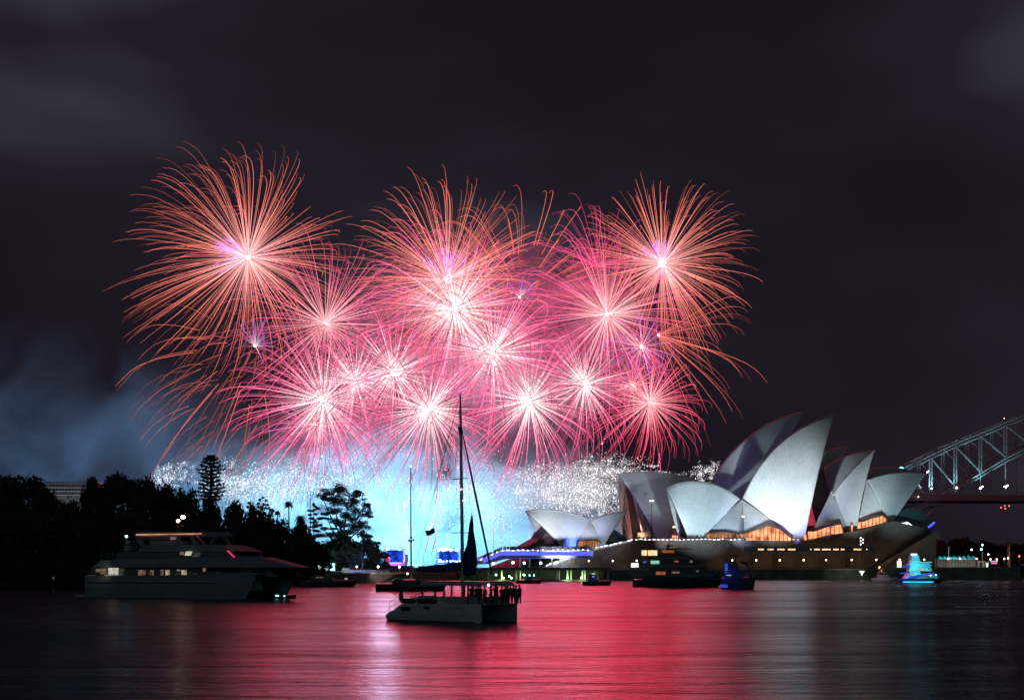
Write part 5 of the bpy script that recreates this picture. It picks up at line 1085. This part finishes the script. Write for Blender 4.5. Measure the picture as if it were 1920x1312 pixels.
b = MB(); b.tube([q(752, 1132, 1.4), q(754, 1110, 1.4), q(772, 1098, 1.4), q(795, 1096, 1.4)], .05, 5); b.tube([q(752, 1132, 4.4)+Vector((0, 0, .1)), q(772, 1098, 1.4)+Vector((0, 3, 0)), q(795, 1096, 1.4)+Vector((0, 3, 0))], .05, 5); b.build('davit', M['alu'], ct)
MB().ball(q(752, 1118, 1.5), .35, 8, 6, (.8, .6, 1.5)).build('stern_seat', M['canvas_dark'], ct)
# mast, boom, rigging
mb_ = q(868, 1118, BC_/2); mt_ = Vector((q(863, 738, BC_/2).x, BC_/2, q(863, 738, BC_/2).z)); mst = MB(); mst.tube([mb_, mb_.lerp(mt_, .5), mb_.lerp(mt_, .9), mt_], [.17, .16, .12, .07], 8); mst.build('mast', M['alu'], ct)
def sp_(y, l, r_): z = q(866, y, BC_/2).z; t = (z-mb_.z)/(mt_.z-mb_.z); c_ = mb_.lerp(mt_, t); return MB().bar(c_+Vector((-l, -.0, 0)), c_+Vector((r_, .0, 0)), .045, n=5).build('spreader', M['alu'], ct)
sp_(897, 1.1, .9); sp_(998, 1.4, 1.2)
boom0 = Vector((mb_.x, BC_/2, q(868, 1072, BC_/2).z)); b = MB(); bo1 = q(776, 1070, BC_/2)
b.tube([boom0, boom0.lerp(bo1, .5)+Vector((0, 0, -.05)), bo1], .10, 6); b.build('boom', M['alu'], ct)
b = MB(); b.tube([boom0+Vector((-.2, 0, .55)), boom0.lerp(bo1, .3)+Vector((0, 0, .42)), boom0.lerp(bo1, .7)+Vector((0, 0, .26)), bo1+Vector((.3, 0, .12))], [.42, .36, .30, .12], 8); b.build('stacked_sail', M['canvas_blue'], ct)
st0 = mb_.lerp(mt_, .85); fs1 = Vector((x1-.3, BC_/2, zs_+.3)); fs1v = q(916, 1045, BC_/2)
b = MB(); e_ = st0+(fs1v-st0)*1.12; b.tube([st0, st0.lerp(e_, .5), e_], [.05, .11, .09], 6); b.build('furled_jib', M['canvas_blue'], ct)
b = MB()
for (p0, p1) in ((mt_, Vector((x0+2.2, .4, zs_))), (mt_, Vector((x0+2.2, BC_-.4, zs_))), (mb_.lerp(mt_, .85), Vector((mb_.x-.5, .1, zs_))), (mb_.lerp(mt_, .85), Vector((mb_.x-.5, BC_-.1, zs_))), (mb_.lerp(mt_, .55), Vector((mb_.x+.3, .1, zs_))), (mt_, bo1)): b.bar(p0, p1, .016, n=4)
b.build('shroud', M['alu'], ct)
M['mast_red'] = emat('mast_lamp_pink', (1, .35, .35), 5)
for px_, py_ in ((869, 938), (865, 917)): MB().ball(q(px_, py_, BC_/2-.2), .09, 8, 5, (1.6, 1, .7)).build('mast_lamp', M['mast_red'], ct)
MB().tube([q(862, 800, BC_/2-.2), q(863, 812, BC_/2-.2)], .16, 6).build('radar_dome', M['hull_dark'], ct)
# hoisted gathered signal flags by the mast
fgl = MB(); rows = []; ty = BC_/2-1.0
for i in range(15):
    t = i/14; yy = 966+t*112; hw_ = 1.0+15*t**1.25+1.2*math.sin(t*11); cx = 885-4*t
    rows.append([Vector(q(cx-hw_+hw_*2*k/10, yy, ty))+Vector((0, .22*math.sin(k*1.7+i*.5)*min(1, t*4), 0)) for k in range(11)])
fgl.loft(rows, cap=False, closed=False); o = fgl.build('gathered_sail', M['canvas_blue'], ct, True); sm = o.modifiers.new('t', 'SOLIDIFY'); sm.thickness = .03
MB().bar(q(885, 958, ty), q(885, 1080, ty), .03, n=5).build('flag_halyard', M['alu'], ct)
# loose dark flag on a staff above the boom
MB().bar(q(790, 1080, 1.2), q(801, 988, 1.2), .02, .012, 4).build('flag_staff', M['alu'], ct)
rows = []
for i in range(7):
    t = i/6; rows.append([Vector(q(797+17*t, 994+6*k/4*1.6+(-3+4*math.sin(t*4))*t, 1.2))+Vector((0, .15*math.sin(t*6+k*.4), 0)) for k in range(5)])
b = MB(); b.loft(rows, cap=False, closed=False); o = b.build('flag', M['canvas_dark'], ct, True); sm = o.modifiers.new('t', 'SOLIDIFY'); sm.thickness = .02
b = MB(); rail(b, [q(730, 1148, .1)+Vector((0, 0, 0)), q(752, 1132, .1)], .95, .02, .8); rail(b, [(x0+1.9, .1, zs_), (x1-.1, .5, zs_+.05)], .62, .014, 1.9); rail(b, [(x0+2, BC_-.1, zs_), (x1-.1, BC_-.5, zs_+.05)], .62, .014, 1.9); rail(b, [(x1-.1, .5, zs_+.05), (x1-.1, BC_-.5, zs_+.05)], .8, .02, 1.2); b.build('guard_rail', M['alu'], ct)
MB().ball(q(916, 1096, 1.2), .09, 8, 6).build('deck_lamp', M['globe_c'], ct, True)

# ------------------------------------------------------------------ people on the catamaran
def person_mesh(name, arm=0, lean=0.0, legs=.16, turn=0):
    """standing adult 1.74 m: one skinned body"""
    J = {'pel': (0, 0, .93, .135), 'wa': (0, .0, 1.08, .125), 'ch': (0, .01+lean, 1.30, .16), 'nk': (0, .02+lean, 1.47, .055), 'hd': (0, .03+lean, 1.60, .092), 'hd2': (0, .02+lean, 1.68, .085)}
    E = [('pel', 'wa'), ('wa', 'ch'), ('ch', 'nk'), ('nk', 'hd'), ('hd', 'hd2')]
    for s, t in ((-1, 'l'), (1, 'r')):
        J['hp'+t] = (s*.09, 0, .86, .105); J['kn'+t] = (s*(.09+legs*.3), .03, .48, .065); J['an'+t] = (s*(.09+legs*.5), -.01, .09, .042); J['ft'+t] = (s*(.10+legs*.5), .14, .045, .035)
        J['sh'+t] = (s*.185, .01+lean, 1.39, .06); E += [('pel', 'hp'+t), ('hp'+t, 'kn'+t), ('kn'+t, 'an'+t), ('an'+t, 'ft'+t), ('ch', 'sh'+t)]
        up = (arm == 1 and s == 1) or arm == 2
        if up: J['el'+t] = (s*.27, .17+lean, 1.30, .043); J['wr'+t] = (s*.12, .30+lean, 1.52, .03); J['pm'+t] = (s*.10, .31+lean, 1.58, .032)
        else: J['el'+t] = (s*.25, -.02+lean, 1.12, .043); J['wr'+t] = (s*.24, .06+lean*.5, .88, .03); J['pm'+t] = (s*.235, .08, .80, .033)
        E += [('sh'+t, 'el'+t), ('el'+t, 'wr'+t), ('wr'+t, 'pm'+t)]
        pm = J['pm'+t]; zs = 1 if up else -1
        for k in range(4): J['f%d' % k+t] = (pm[0]+(k-1.5)*.017, pm[1]+.02, pm[2]+zs*(.065+.008*(k in (1, 2))), .0085); E.append(('pm'+t, 'f%d' % k+t))
        J['th'+t] = (pm[0]-s*.045, pm[1]+.03, pm[2]+zs*.02, .010); E.append(('pm'+t, 'th'+t))
    keys = list(J); me = bpy.data.meshes.new(name+'_src'); me.from_pydata([J[k][:3] for k in keys], [(keys.index(a), keys.index(b_)) for a, b_ in E], [])
    o = bpy.data.objects.new('tmp', me); COL.objects.link(o); o.modifiers.new('skin', 'SKIN'); sv = me.skin_vertices[0].data if me.skin_vertices else None
    if sv is None:
        bpy.context.view_layer.objects.active = o; bpy.ops.mesh.customdata_skin_add(); sv = me.skin_vertices[0].data
    for i, k in enumerate(keys): sv[i].radius = (J[k][3], J[k][3]*(.72 if k in ('ch', 'wa', 'pel') else 1)); sv[i].use_root = (k == 'pel')
    o.modifiers.new('sub', 'SUBSURF').levels = 1; dg = bpy.context.evaluated_depsgraph_get(); dg.update()
    out = bpy.data.meshes.new_from_object(o.evaluated_get(dg)); bpy.data.objects.remove(o); out.shade_smooth(); out.name = name; out.materials.clear(); out.materials.append(M['skin']); return out
M['skin'] = mat('skin', (.28, .17, .12), .6); M['hair'] = mat('dark_hair', (.02, .016, .012), .8); M['cloth1'] = mat('dark_jacket', (.03, .03, .04), .9); M['cloth2'] = mat('grey_shirt', (.14, .15, .16), .9); M['trs'] = mat('dark_trousers', (.02, .02, .026), .9)
def ring_loft(pts, n=10):
    return [[(cx+rx*math.cos(6.283*k/n), cy+ry*math.sin(6.283*k/n), z) for k in range(n)] for cx, cy, z, rx, ry in pts]
PM = [person_mesh('person_body', 0, 0), person_mesh('person_body', 1, .02, .22), person_mesh('person_body', 2, .03, .10)]
b = MB(); b.loft(ring_loft([(0, 0, .84, .17, .125), (0, 0, 1.0, .165, .12), (0, .01, 1.2, .19, .13), (0, .015, 1.36, .205, .125), (0, .02, 1.43, .15, .10), (0, .02, 1.47, .07, .07)])); tmp = b.build('jacket', M['cloth1'], smooth=True); JK = tmp.data; bpy.data.objects.remove(tmp)
b = MB()
for s in (-1, 1): b.loft(ring_loft([(s*.125, -.0, .10, .062, .07), (s*.12, .02, .30, .068, .075), (s*.11, .03, .50, .078, .085), (s*.10, .01, .74, .098, .115), (s*.085, 0, .90, .10, .125)], 9))
tmp = b.build('trousers', M['trs'], smooth=True); TR = tmp.data; bpy.data.objects.remove(tmp)
b = MB(); b.ball((0, .005, 1.665), .112, 10, 7, (1, 1.05, .88)); tmp = b.build('hair', M['hair'], smooth=True); HR = tmp.data; bpy.data.objects.remove(tmp)
JK2 = JK.copy(); JK2.materials.clear(); JK2.materials.append(M['cloth2'])
pl = [(884, 1.4, 'just in front of the mast'), (893, 1.9, 'second in front of the mast, close to the saloon'), (901, 3.4, 'standing behind the glowing deck lamp'), (909, 1.1, 'alone in a pale shirt on the near side deck'), (921, 2.6, 'right of the deck lamp with one arm raised'), (929, 2.2, 'in the middle of the foredeck looking at the sky'),
      (941, 4.4, 'leftmost of the tight group at the bow'), (947, 5.2, 'second from the left in the tight bow group'), (952, 4.6, 'third from the left in the tight bow group'), (957, 5.4, 'in the middle of the tight bow group'), (963, 4.8, 'right of the middle of the tight bow group'), (968, 5.5, 'second from the right in the tight bow group'), (974, 5.0, 'rightmost of the tight group at the bow')]
for i, (px_, off, t_) in enumerate(pl):
    p = q(px_, 1130, off); p.z = zs_+.02; r = empty('person', p, rng.random()*1.6-.8+.4, ('person in a grey shirt ' if i == 3 else 'person in dark clothes ')+t_, 'person', 'people standing on the catamaran foredeck')
    r.location = cf.W(p); s_ = .95+.09*rng.random(); r.scale = (s_, s_, s_)
    for nm, me in (('body', PM[i % 3]), ('jacket' if i != 3 else 'shirt', JK if i != 3 else JK2), ('trousers', TR), ('hair', HR)):
        o = bpy.data.objects.new(nm, me); COL.objects.link(o); o.parent = r

# ------------------------------------------------------------------ other boats
def motorboat(name, px0, px1, d, ang, H, decks, label, cat, hullm, lights=(), B=None, rake=.10, bow=1.15, mirror=False, rails=True):
    """boat between pixel columns px0..px1 on distance d; decks: (t0,t1,z0,z1,front,rear,inset,mat)"""
    fr = Frame(px0, d, ang); r = fr.root(name, label, cat); xe = fr.L(px1, 1090).x; L_ = xe; B = B or max(2.2, L_*.24); sgn = -1 if mirror else 1
    T = lambda t: (L_*(1-t) if mirror else L_*t)
    b = MB(); hull(b, L_, B, H, H*bow, 0, B/2, rake)
    b.v = [((p[0]*sgn+L_/2), p[1], p[2]) for p in b.v]; b.build('hull', M[hullm], r)
    for k, (t0, t1, z0, z1, f, rr, ins, mm) in enumerate(decks):
        b = MB(); house(b, t0*L_, t1*L_, B/2-ins, z0, z1, f, rr, .10); b.v = [((L_-p[0] if mirror else p[0]), p[1]+B/2, p[2]) for p in b.v]
        b.build({'boat_glass': 'cabin_windows', 'canvas_blue': 'canopy', 'canvas_dark': 'canopy'}.get(mm, 'cabin'), M[mm], r)
    for (px_, py_, w_, h_, mm) in lights:
        ins = min([dk_[6] for dk_ in decks] or [0]); c = fr.L(px_, py_, -.12); ww = S(w_, d)/2; hh_ = S(h_, d)/2
        if mm.startswith('globe') or mm.startswith('led'): MB().ball((c.x, -.1, c.z), max(ww, .08), 8, 5).build('deck_lamp', M[mm], r, True)
        else: MB().box(c.x-ww, c.x+ww, .05, .35+ins, c.z-hh_, c.z+hh_).build('lit_window', M[mm], r)
    if rails: b = MB(); rail(b, [(T(.55), .25, H), (T(.9), B*.25, H*bow*.98), (T(.985), B/2, H*bow)], .8, .03, 1.5); b.build('railing', M['alu'], r)
    return fr, r, L_, B
Zb = lambda y, d: Z(y, d)
# small green-cyan lit boat far left
d = 402; fr, r, L_, B = motorboat('cabin_cruiser', 58, 136, d, -4, Zb(1089, d), [(.18, .62, Zb(1089, d), Zb(1083, d), .7, .2, .5, 'hull_grey'), (.2, .58, Zb(1083, d), Zb(1079, d), .8, .2, .7, 'boat_glass'), (.16, .56, Zb(1079, d), Zb(1077.5, d), .2, .1, .5, 'hull_white')], 'small cabin cruiser with a cyan top light at the far left shore', 'boat', 'hull_dark', [(92, 1082, 16, 1.5, 'win_cyan'), (88, 1087, 14, 1.2, 'win_blue'), (83, 1095, 1.2, .8, 'globe')])
c = fr.L(91, 1073, 1); MB().bar((c.x, 1, Zb(1078, d)), c, .05, n=5).build('light_mast', M['alu'], r); MB().ball(c, .26, 8, 6).build('top_lamp', M['globe_c'], r, True); point('top_light', fr.W(c)+Vector((0, -1.2, 0)), (.3, .9, 1), 160, .2)
MB().bar(fr.L(77, 1088, 1), fr.L(77, 1070, 1), .03, n=4).build('aerial', M['alu'], r)
# dark motor cruiser right of the yacht
d = 413; fr, r, L_, B = motorboat('motor_cruiser', 562, 672, d, 6, Zb(1089, d), [(.16, .62, Zb(1089, d), Zb(1083, d), 1.2, .3, .5, 'hull_dark'), (.18, .58, Zb(1083, d), Zb(1079, d), 1.6, .5, .8, 'boat_glass'), (.20, .5, Zb(1079, d), Zb(1077, d), .5, .2, 1.0, 'hull_dark')], 'low dark motor cruiser anchored under the cyan lamp and banners', 'boat', 'hull_dark', [(649, 1084.5, 5, 2.2, 'win_bright'), (600, 1082, 14, 2, 'win_dim')])
# dark boat left behind the catamaran with mast
d = 342; fr, r, L_, B = motorboat('sailing_yacht', 704, 842, d, 5, Zb(1094, d), [(.22, .66, Zb(1094, d), Zb(1088, d), 1.0, .3, .6, 'hull_dark'), (.24, .6, Zb(1088, d), Zb(1085, d), .8, .3, .8, 'boat_glass')], 'dark hulled sailing yacht with thin tall mast behind the catamaran', 'yacht', 'hull_dark', [(772, 1083, 3, 2, 'win_dim'), (775, 1059, 1.6, 1.6, 'globe')], B=4.2)
yy_ = B/2; mt = fr.L(770, 877, yy_); mb2 = fr.L(771, 1090, yy_); MB().tube([mb2, mb2.lerp(mt, .5), mt], [.2, .17, .10], 7).build('mast', M['alu'], r); b = MB()
for (xa, ya, xb, yb, rr_) in ((772, 885, 796, 1062, .05), (772, 905, 787, 1060, .05), (774, 995, 780, 1060, .03)): b.bar(fr.L(xa, ya, yy_), fr.L(xb, yb, yy_), rr_, n=4)
for (xa, xb, y) in ((757, 785, 953), (756, 786, 1019)): b.bar(fr.L(xa, y, yy_), fr.L(xb, y, yy_), .05, n=4)
for k in range(9): b.bar(fr.L(772, 1030+k*3.2, yy_), fr.L(782+k*.5, 1030+k*3.2, yy_), .02, n=4)
b.build('rigging', M['alu'], r)
for x_, y_ in ((767, 1013), (771, 1007), (775, 1012), (771, 1015)): MB().ball(fr.L(x_, y_, yy_-.2), .26, 8, 5).build('masthead_instrument', M['hull_dark'], r)
MB().ball(fr.L(770, 874, yy_), .14, 8, 5).build('masthead_lamp', M['globe_w'], r, True)
a = fr.L(784, 1060, yy_); MB().box(a.x, a.x+1.4, yy_-.5, yy_+.5, a.z-1.4, a.z).build('radar_box', M['hull_dark'], r)
# people silhouettes stay on the catamaran; small moored boats along the wharf
d = 506; fr, r, L_, B = motorboat('sailing_boat', 968, 1018, d, 4, Zb(1087, d), [(.3, .62, Zb(1087, d), Zb(1083, d), .8, .3, .4, 'hull_dark')], 'small dark sailing boat with a bare mast in front of the wharf', 'boat', 'hull_dark', [(984, 1078, 1.6, 1.4, 'globe_c')])
MB().bar(fr.L(1011, 1086, 1.2), fr.L(1011, 1008, 1.2), .14, .08, 6).build('mast', M['metal_dark'], r); b = MB(); b.bar(fr.L(1011, 1008, 1.2), fr.L(1018, 1088, 1.2), .02, n=3).bar(fr.L(1011, 1008, 1.2), fr.L(972, 1088, 1.2), .02, n=3).bar(fr.L(1011, 1080, 1.2), fr.L(985, 1081, 1.2), .12, n=5); b.build('rigging', M['metal_dark'], r)
d = 450; fr, r, L_, B = motorboat('cabin_boat', 1092, 1148, d, -3, Zb(1089, d), [(.18, .55, Zb(1089, d), Zb(1081, d), .9, .2, .4, 'hull_blue'), (.2, .5, Zb(1083, d), Zb(1078, d), .6, .2, .45, 'boat_glass'), (.16, .5, Zb(1078, d), Zb(1076.8, d), .2, .1, .3, 'hull_dark')], 'small dark boat with a bright white roof light by the wharf', 'boat', 'hull_dark', [(1113, 1075, 7, 2, 'win_bright'), (1122, 1091, 2, 1, 'win_dim')])
point('roof_light', fr.W(fr.L(1113, 1078, -1.6)), (.15, .35, 1), 60, .2)
# big dark yacht in front of the podium
d = 413; fr, r, L_, B = motorboat('superyacht', 1186, 1366, d, -5, Zb(1086, d), [(.10, .97, Zb(1086, d), Zb(1073, d), 3.4, 1.4, .5, 'hull_dark'), (.16, .84, Zb(1073, d), Zb(1056, d), 3.6, 1.2, 1.0, 'hull_dark'), (.20, .66, Zb(1056, d), Zb(1041, d), 3.8, 1.5, 1.4, 'hull_dark'), (.30, .54, Zb(1041, d), Zb(1029, d), 2.4, 1.6, 1.8, 'hull_dark'),
    (.26, .64, Zb(1029, d), Zb(1027.5, d), .8, 1.2, 1.4, 'hull_dark')], 'large dark four deck yacht moored in front of the podium', 'yacht', 'hull_dark', [(1228, 1053.5, 16, 6, 'win_cyan'), (1239, 1074, 18, 6, 'win_orange'), (1267, 1072.5, 15, 3.5, 'win_dim'), (1253, 1033.5, 22, 5, 'win_orange'), (1268, 1052, 8, 3, 'win_orange'), (1296, 1052, 5, 4, 'win_dim'), (1308, 1070, 5, 2.5, 'win_dim'), (1209, 1053, 6, 4, 'win_blue'), (1192, 1086, 3, 1, 'win_cyan')], B=9, rake=.12, bow=1.3)
b = MB(); b.bar(fr.L(1252, 1028, 4), fr.L(1254, 1018, 4), .35, .15, 6).bar(fr.L(1244, 1023, 4), fr.L(1262, 1023, 4), .15, n=5); b.build('radar_mast', M['hull_dark'], r)
for z_, xa, xb in ((1078.5, .12, .9), (1061, .2, .75), (1046, .24, .58)): MB().box(L_*xa, L_*xb, .42+(.5 if z_ < 1070 else 0)+(.45 if z_ < 1050 else 0), 1.2, Zb(z_+2.2, d), Zb(z_-2.2, d)).build('window_band', M['boat_glass'], r)
# navy work boat with blue lit stern
d = 373; fr, r, L_, B = motorboat('work_boat', 1352, 1419, d, -6, Zb(1084, d), [(.10, .62, Zb(1084, d), Zb(1068, d), .6, .1, .5, 'hull_blue'), (.16, .5, Zb(1068, d), Zb(1053, d), .5, .1, .8, 'hull_blue'), (.20, .48, Zb(1060, d), Zb(1055, d), .4, .1, .72, 'boat_glass')], 'tall navy work boat with a blue lit stern right of the dark yacht', 'boat', 'hull_blue', [(1362, 1062, 5, 14, 'win_blue'), (1358, 1098, 12, 6, 'win_blue'), (1367, 1078, 8, 1.5, 'win_cyan')], bow=1.25)
b = MB(); b.bar(fr.L(1378, 1053, 1.5), fr.L(1380, 1041, 1.5), .12, n=5).bar(fr.L(1370, 1041, 1.5), fr.L(1388, 1041, 1.5), .14, n=5).tube([fr.L(1388, 1054, 1.5), fr.L(1400, 1056, 1.5), fr.L(1403, 1068, 1.5), fr.L(1410, 1084, 1.5)], .35, 6).bar(fr.L(1405, 1025, 1.5), fr.L(1413, 1062, 1.5), .07, n=4); b.build('gantry', M['hull_dark'], r)
point('stern_light', fr.W(fr.L(1360, 1070, -2)), (.03, .08, 1), 240, .3)
# pink grey cruiser
d = 560; fr, r, L_, B = motorboat('cruiser', 1635, 1684, d, 0, Zb(1083, d), [(.2, .7, Zb(1083, d), Zb(1077, d), .8, .3, .4, 'hull_grey'), (.25, .6, Zb(1077, d), Zb(1073, d), .8, .3, .6, 'boat_glass'), (.28, .58, Zb(1073, d), Zb(1072, d), .2, .1, .5, 'hull_grey')], 'small pale cruiser with a pink mast light left of the blue ferry', 'boat', 'hull_white', [(1649, 1063, 2.5, 2.5, 'globe'), (1653, 1069, 1.5, 1.5, 'globe_r')])
b = MB(); b.bar(fr.L(1649, 1073, 1), fr.L(1649, 1063, 1), .06, n=4).bar(fr.L(1653, 1073, 1), fr.L(1653, 1069, 1), .06, n=4).bar(fr.L(1646, 1067, 1), fr.L(1657, 1067, 1), .04, n=4); b.build('light_mast', M['alu'], r)
point('deck_light', fr.W(fr.L(1652, 1064, -3)), (1, .5, .6), 260, .3)
# blue lit ferry
M['cyan_hull'] = mat('cyan_hull_paint', (.20, .45, .52), .35)
d = 520; fr, r, L_, B = motorboat('ferry', 1686, 1776, d, 0, Zb(1084, d), [(.14, .84, Zb(1084, d), Zb(1071, d), 1.4, 1.6, .5, 'cyan_hull'), (.22, .72, Zb(1071, d), Zb(1060, d), .9, .5, .9, 'cyan_hull'), (.22, .70, Zb(1060, d), Zb(1055, d), .8, .3, 1.0, 'cyan_hull'), (.26, .46, Zb(1055, d), Zb(1041, d), .4, .4, 1.2, 'cyan_hull')], 'bright blue and cyan lit passenger ferry near the sea wall', 'ferry', 'hull_blue',
    [(1714.5, 1039, 11, 3.5, 'white_win'), (1716, 1052, 20, 2, 'win_cyan'), (1736, 1053.5, 24, 1.6, 'win_cyan'), (1725, 1064, 7, 2, 'win_cyan'), (1700, 1074, 22, 2, 'win_blue'), (1700, 1062, 14, 3, 'win_blue'), (1755, 1077, 1.5, 1.5, 'globe_c'), (1745, 1078, 1.5, 1.5, 'globe_w'), (1728, 1069, 36, 1.5, 'win_cyan')], B=6, mirror=False)
pts = [fr.L(1740, 1066.5, -.15), fr.L(1722, 1067, -.15), fr.L(1710, 1071, -.15), fr.L(1706, 1076, -.15), fr.L(1716, 1078, -.15), fr.L(1738, 1076, -.15)]
MB().tube([p+Vector((0, .2, 0)) for p in pts], .28, 5).build('light_tube', M['win_cyan'], r); MB().tube([fr.L(1702, 1083, -.3), fr.L(1722, 1078, -.3), fr.L(1752, 1074, -.3)], .22, 5).build('light_tube', M['win_blue'], r)
MB().box(L_*.45, L_*.85, .40, .52, Zb(1076, d), Zb(1070, d)).build('window_band', M['boat_glass'], r)
M['ferry_glow'] = emat('ferry_waterline_light', (.03, .7, 1), 1.6); a = fr.L(1693, 1091.5, -.2); c = fr.L(1750, 1091.5, -.2)
MB().bar((a.x, -.2, .35), (c.x, -.2, .35), .2, n=4).build('waterline_light', M['ferry_glow'], r)
point('ferry_light', fr.W(fr.L(1720, 1066, -4)), (.1, .75, 1), 1400, .5); point('ferry_light', fr.W(fr.L(1700, 1076, -4)), (.03, .1, 1), 1200, .5); point('ferry_light', fr.W(fr.L(1730, 1050, -4)), (.1, .8, 1), 900, .5)
# crowd along the edge of the raised forecourt
cv = MB()
for k in range(260):
    x = 905+205*rng.random(); y0 = 1032 if x > 941 else 1032+(941-x)*.5; p = fd.W(fd.L(x, y0, .4+rng.random()*3)); h = 1.55+.25*rng.random(); w_ = .2
    cv.tube([p, p+Vector((0, 0, h*.5)), p+Vector((0, 0, h*.82)), p+Vector((0, 0, h*.86)), p+Vector((0, 0, h))], [.13, .17, .2, .08, .1], 5)
tag(cv.build('crowd', M['cloth1']), 'crowd of spectators along the edge of the raised deck', 'crowd', kind='stuff')
cv = MB()
for k in range(150):
    x = 1185+215*rng.random(); p = fo.W(fo.L(x, 1013, .8+rng.random()*4)); p.z = pz; h = 1.55+.25*rng.random()
    cv.tube([p, p+Vector((0, 0, h*.5)), p+Vector((0, 0, h*.82)), p+Vector((0, 0, h*.86)), p+Vector((0, 0, h))], [.13, .17, .2, .08, .1], 5)
tag(cv.build('crowd', M['cloth1']), 'crowd of spectators on the podium edge under the shells', 'crowd', kind='stuff')
# ------------------------------------------------------------------ sub-parts: fittings belong to the part they sit on
SUB = {'mullion': 'glass_wall', 'foyer_roof': 'foyer_glass', 'foyer_frame': 'foyer_glass', 'boot_stripe': 'hull', 'port_light': 'hull', 'hull_panel': 'hull', 'strake': 'hull',
       'spreader': 'mast', 'radar_dome': 'mast', 'masthead_instrument': 'mast', 'masthead_lamp': 'mast', 'coping': 'wall', 'outer_stair': 'podium', 'parapet': 'podium',
       'window_band': 'podium', 'cladding_ribs': 'podium', 'kiosk_door': 'kiosk_wall', 'cabin_window': 'cabin_wall', 'tent_opening': 'tent_cloth', 'blue_bar': 'sign_board', 'pink_bar': 'sign_board', 'screen_flames': 'screen', 'deck_edge': 'deck_slab',
       'cross_arms': 'pole', 'lit_panel': 'flybridge_bulwark', 'column_lamp': 'column_shaft'}
last = {}
for o in list(COL.objects):
    if o.parent is None or o.parent.type != 'EMPTY': continue
    nm = o.name.split('.')[0]; root = o.parent; want = SUB.get(nm)
    if nm == 'mast_lamp' and (root.name, 'mast') in last: want = 'mast'
    elif nm == 'mast_lamp': want = 'radar_mast'
    if want and (root.name, want) in last: o.parent = last[(root.name, want)]
    last[(root.name, nm)] = o
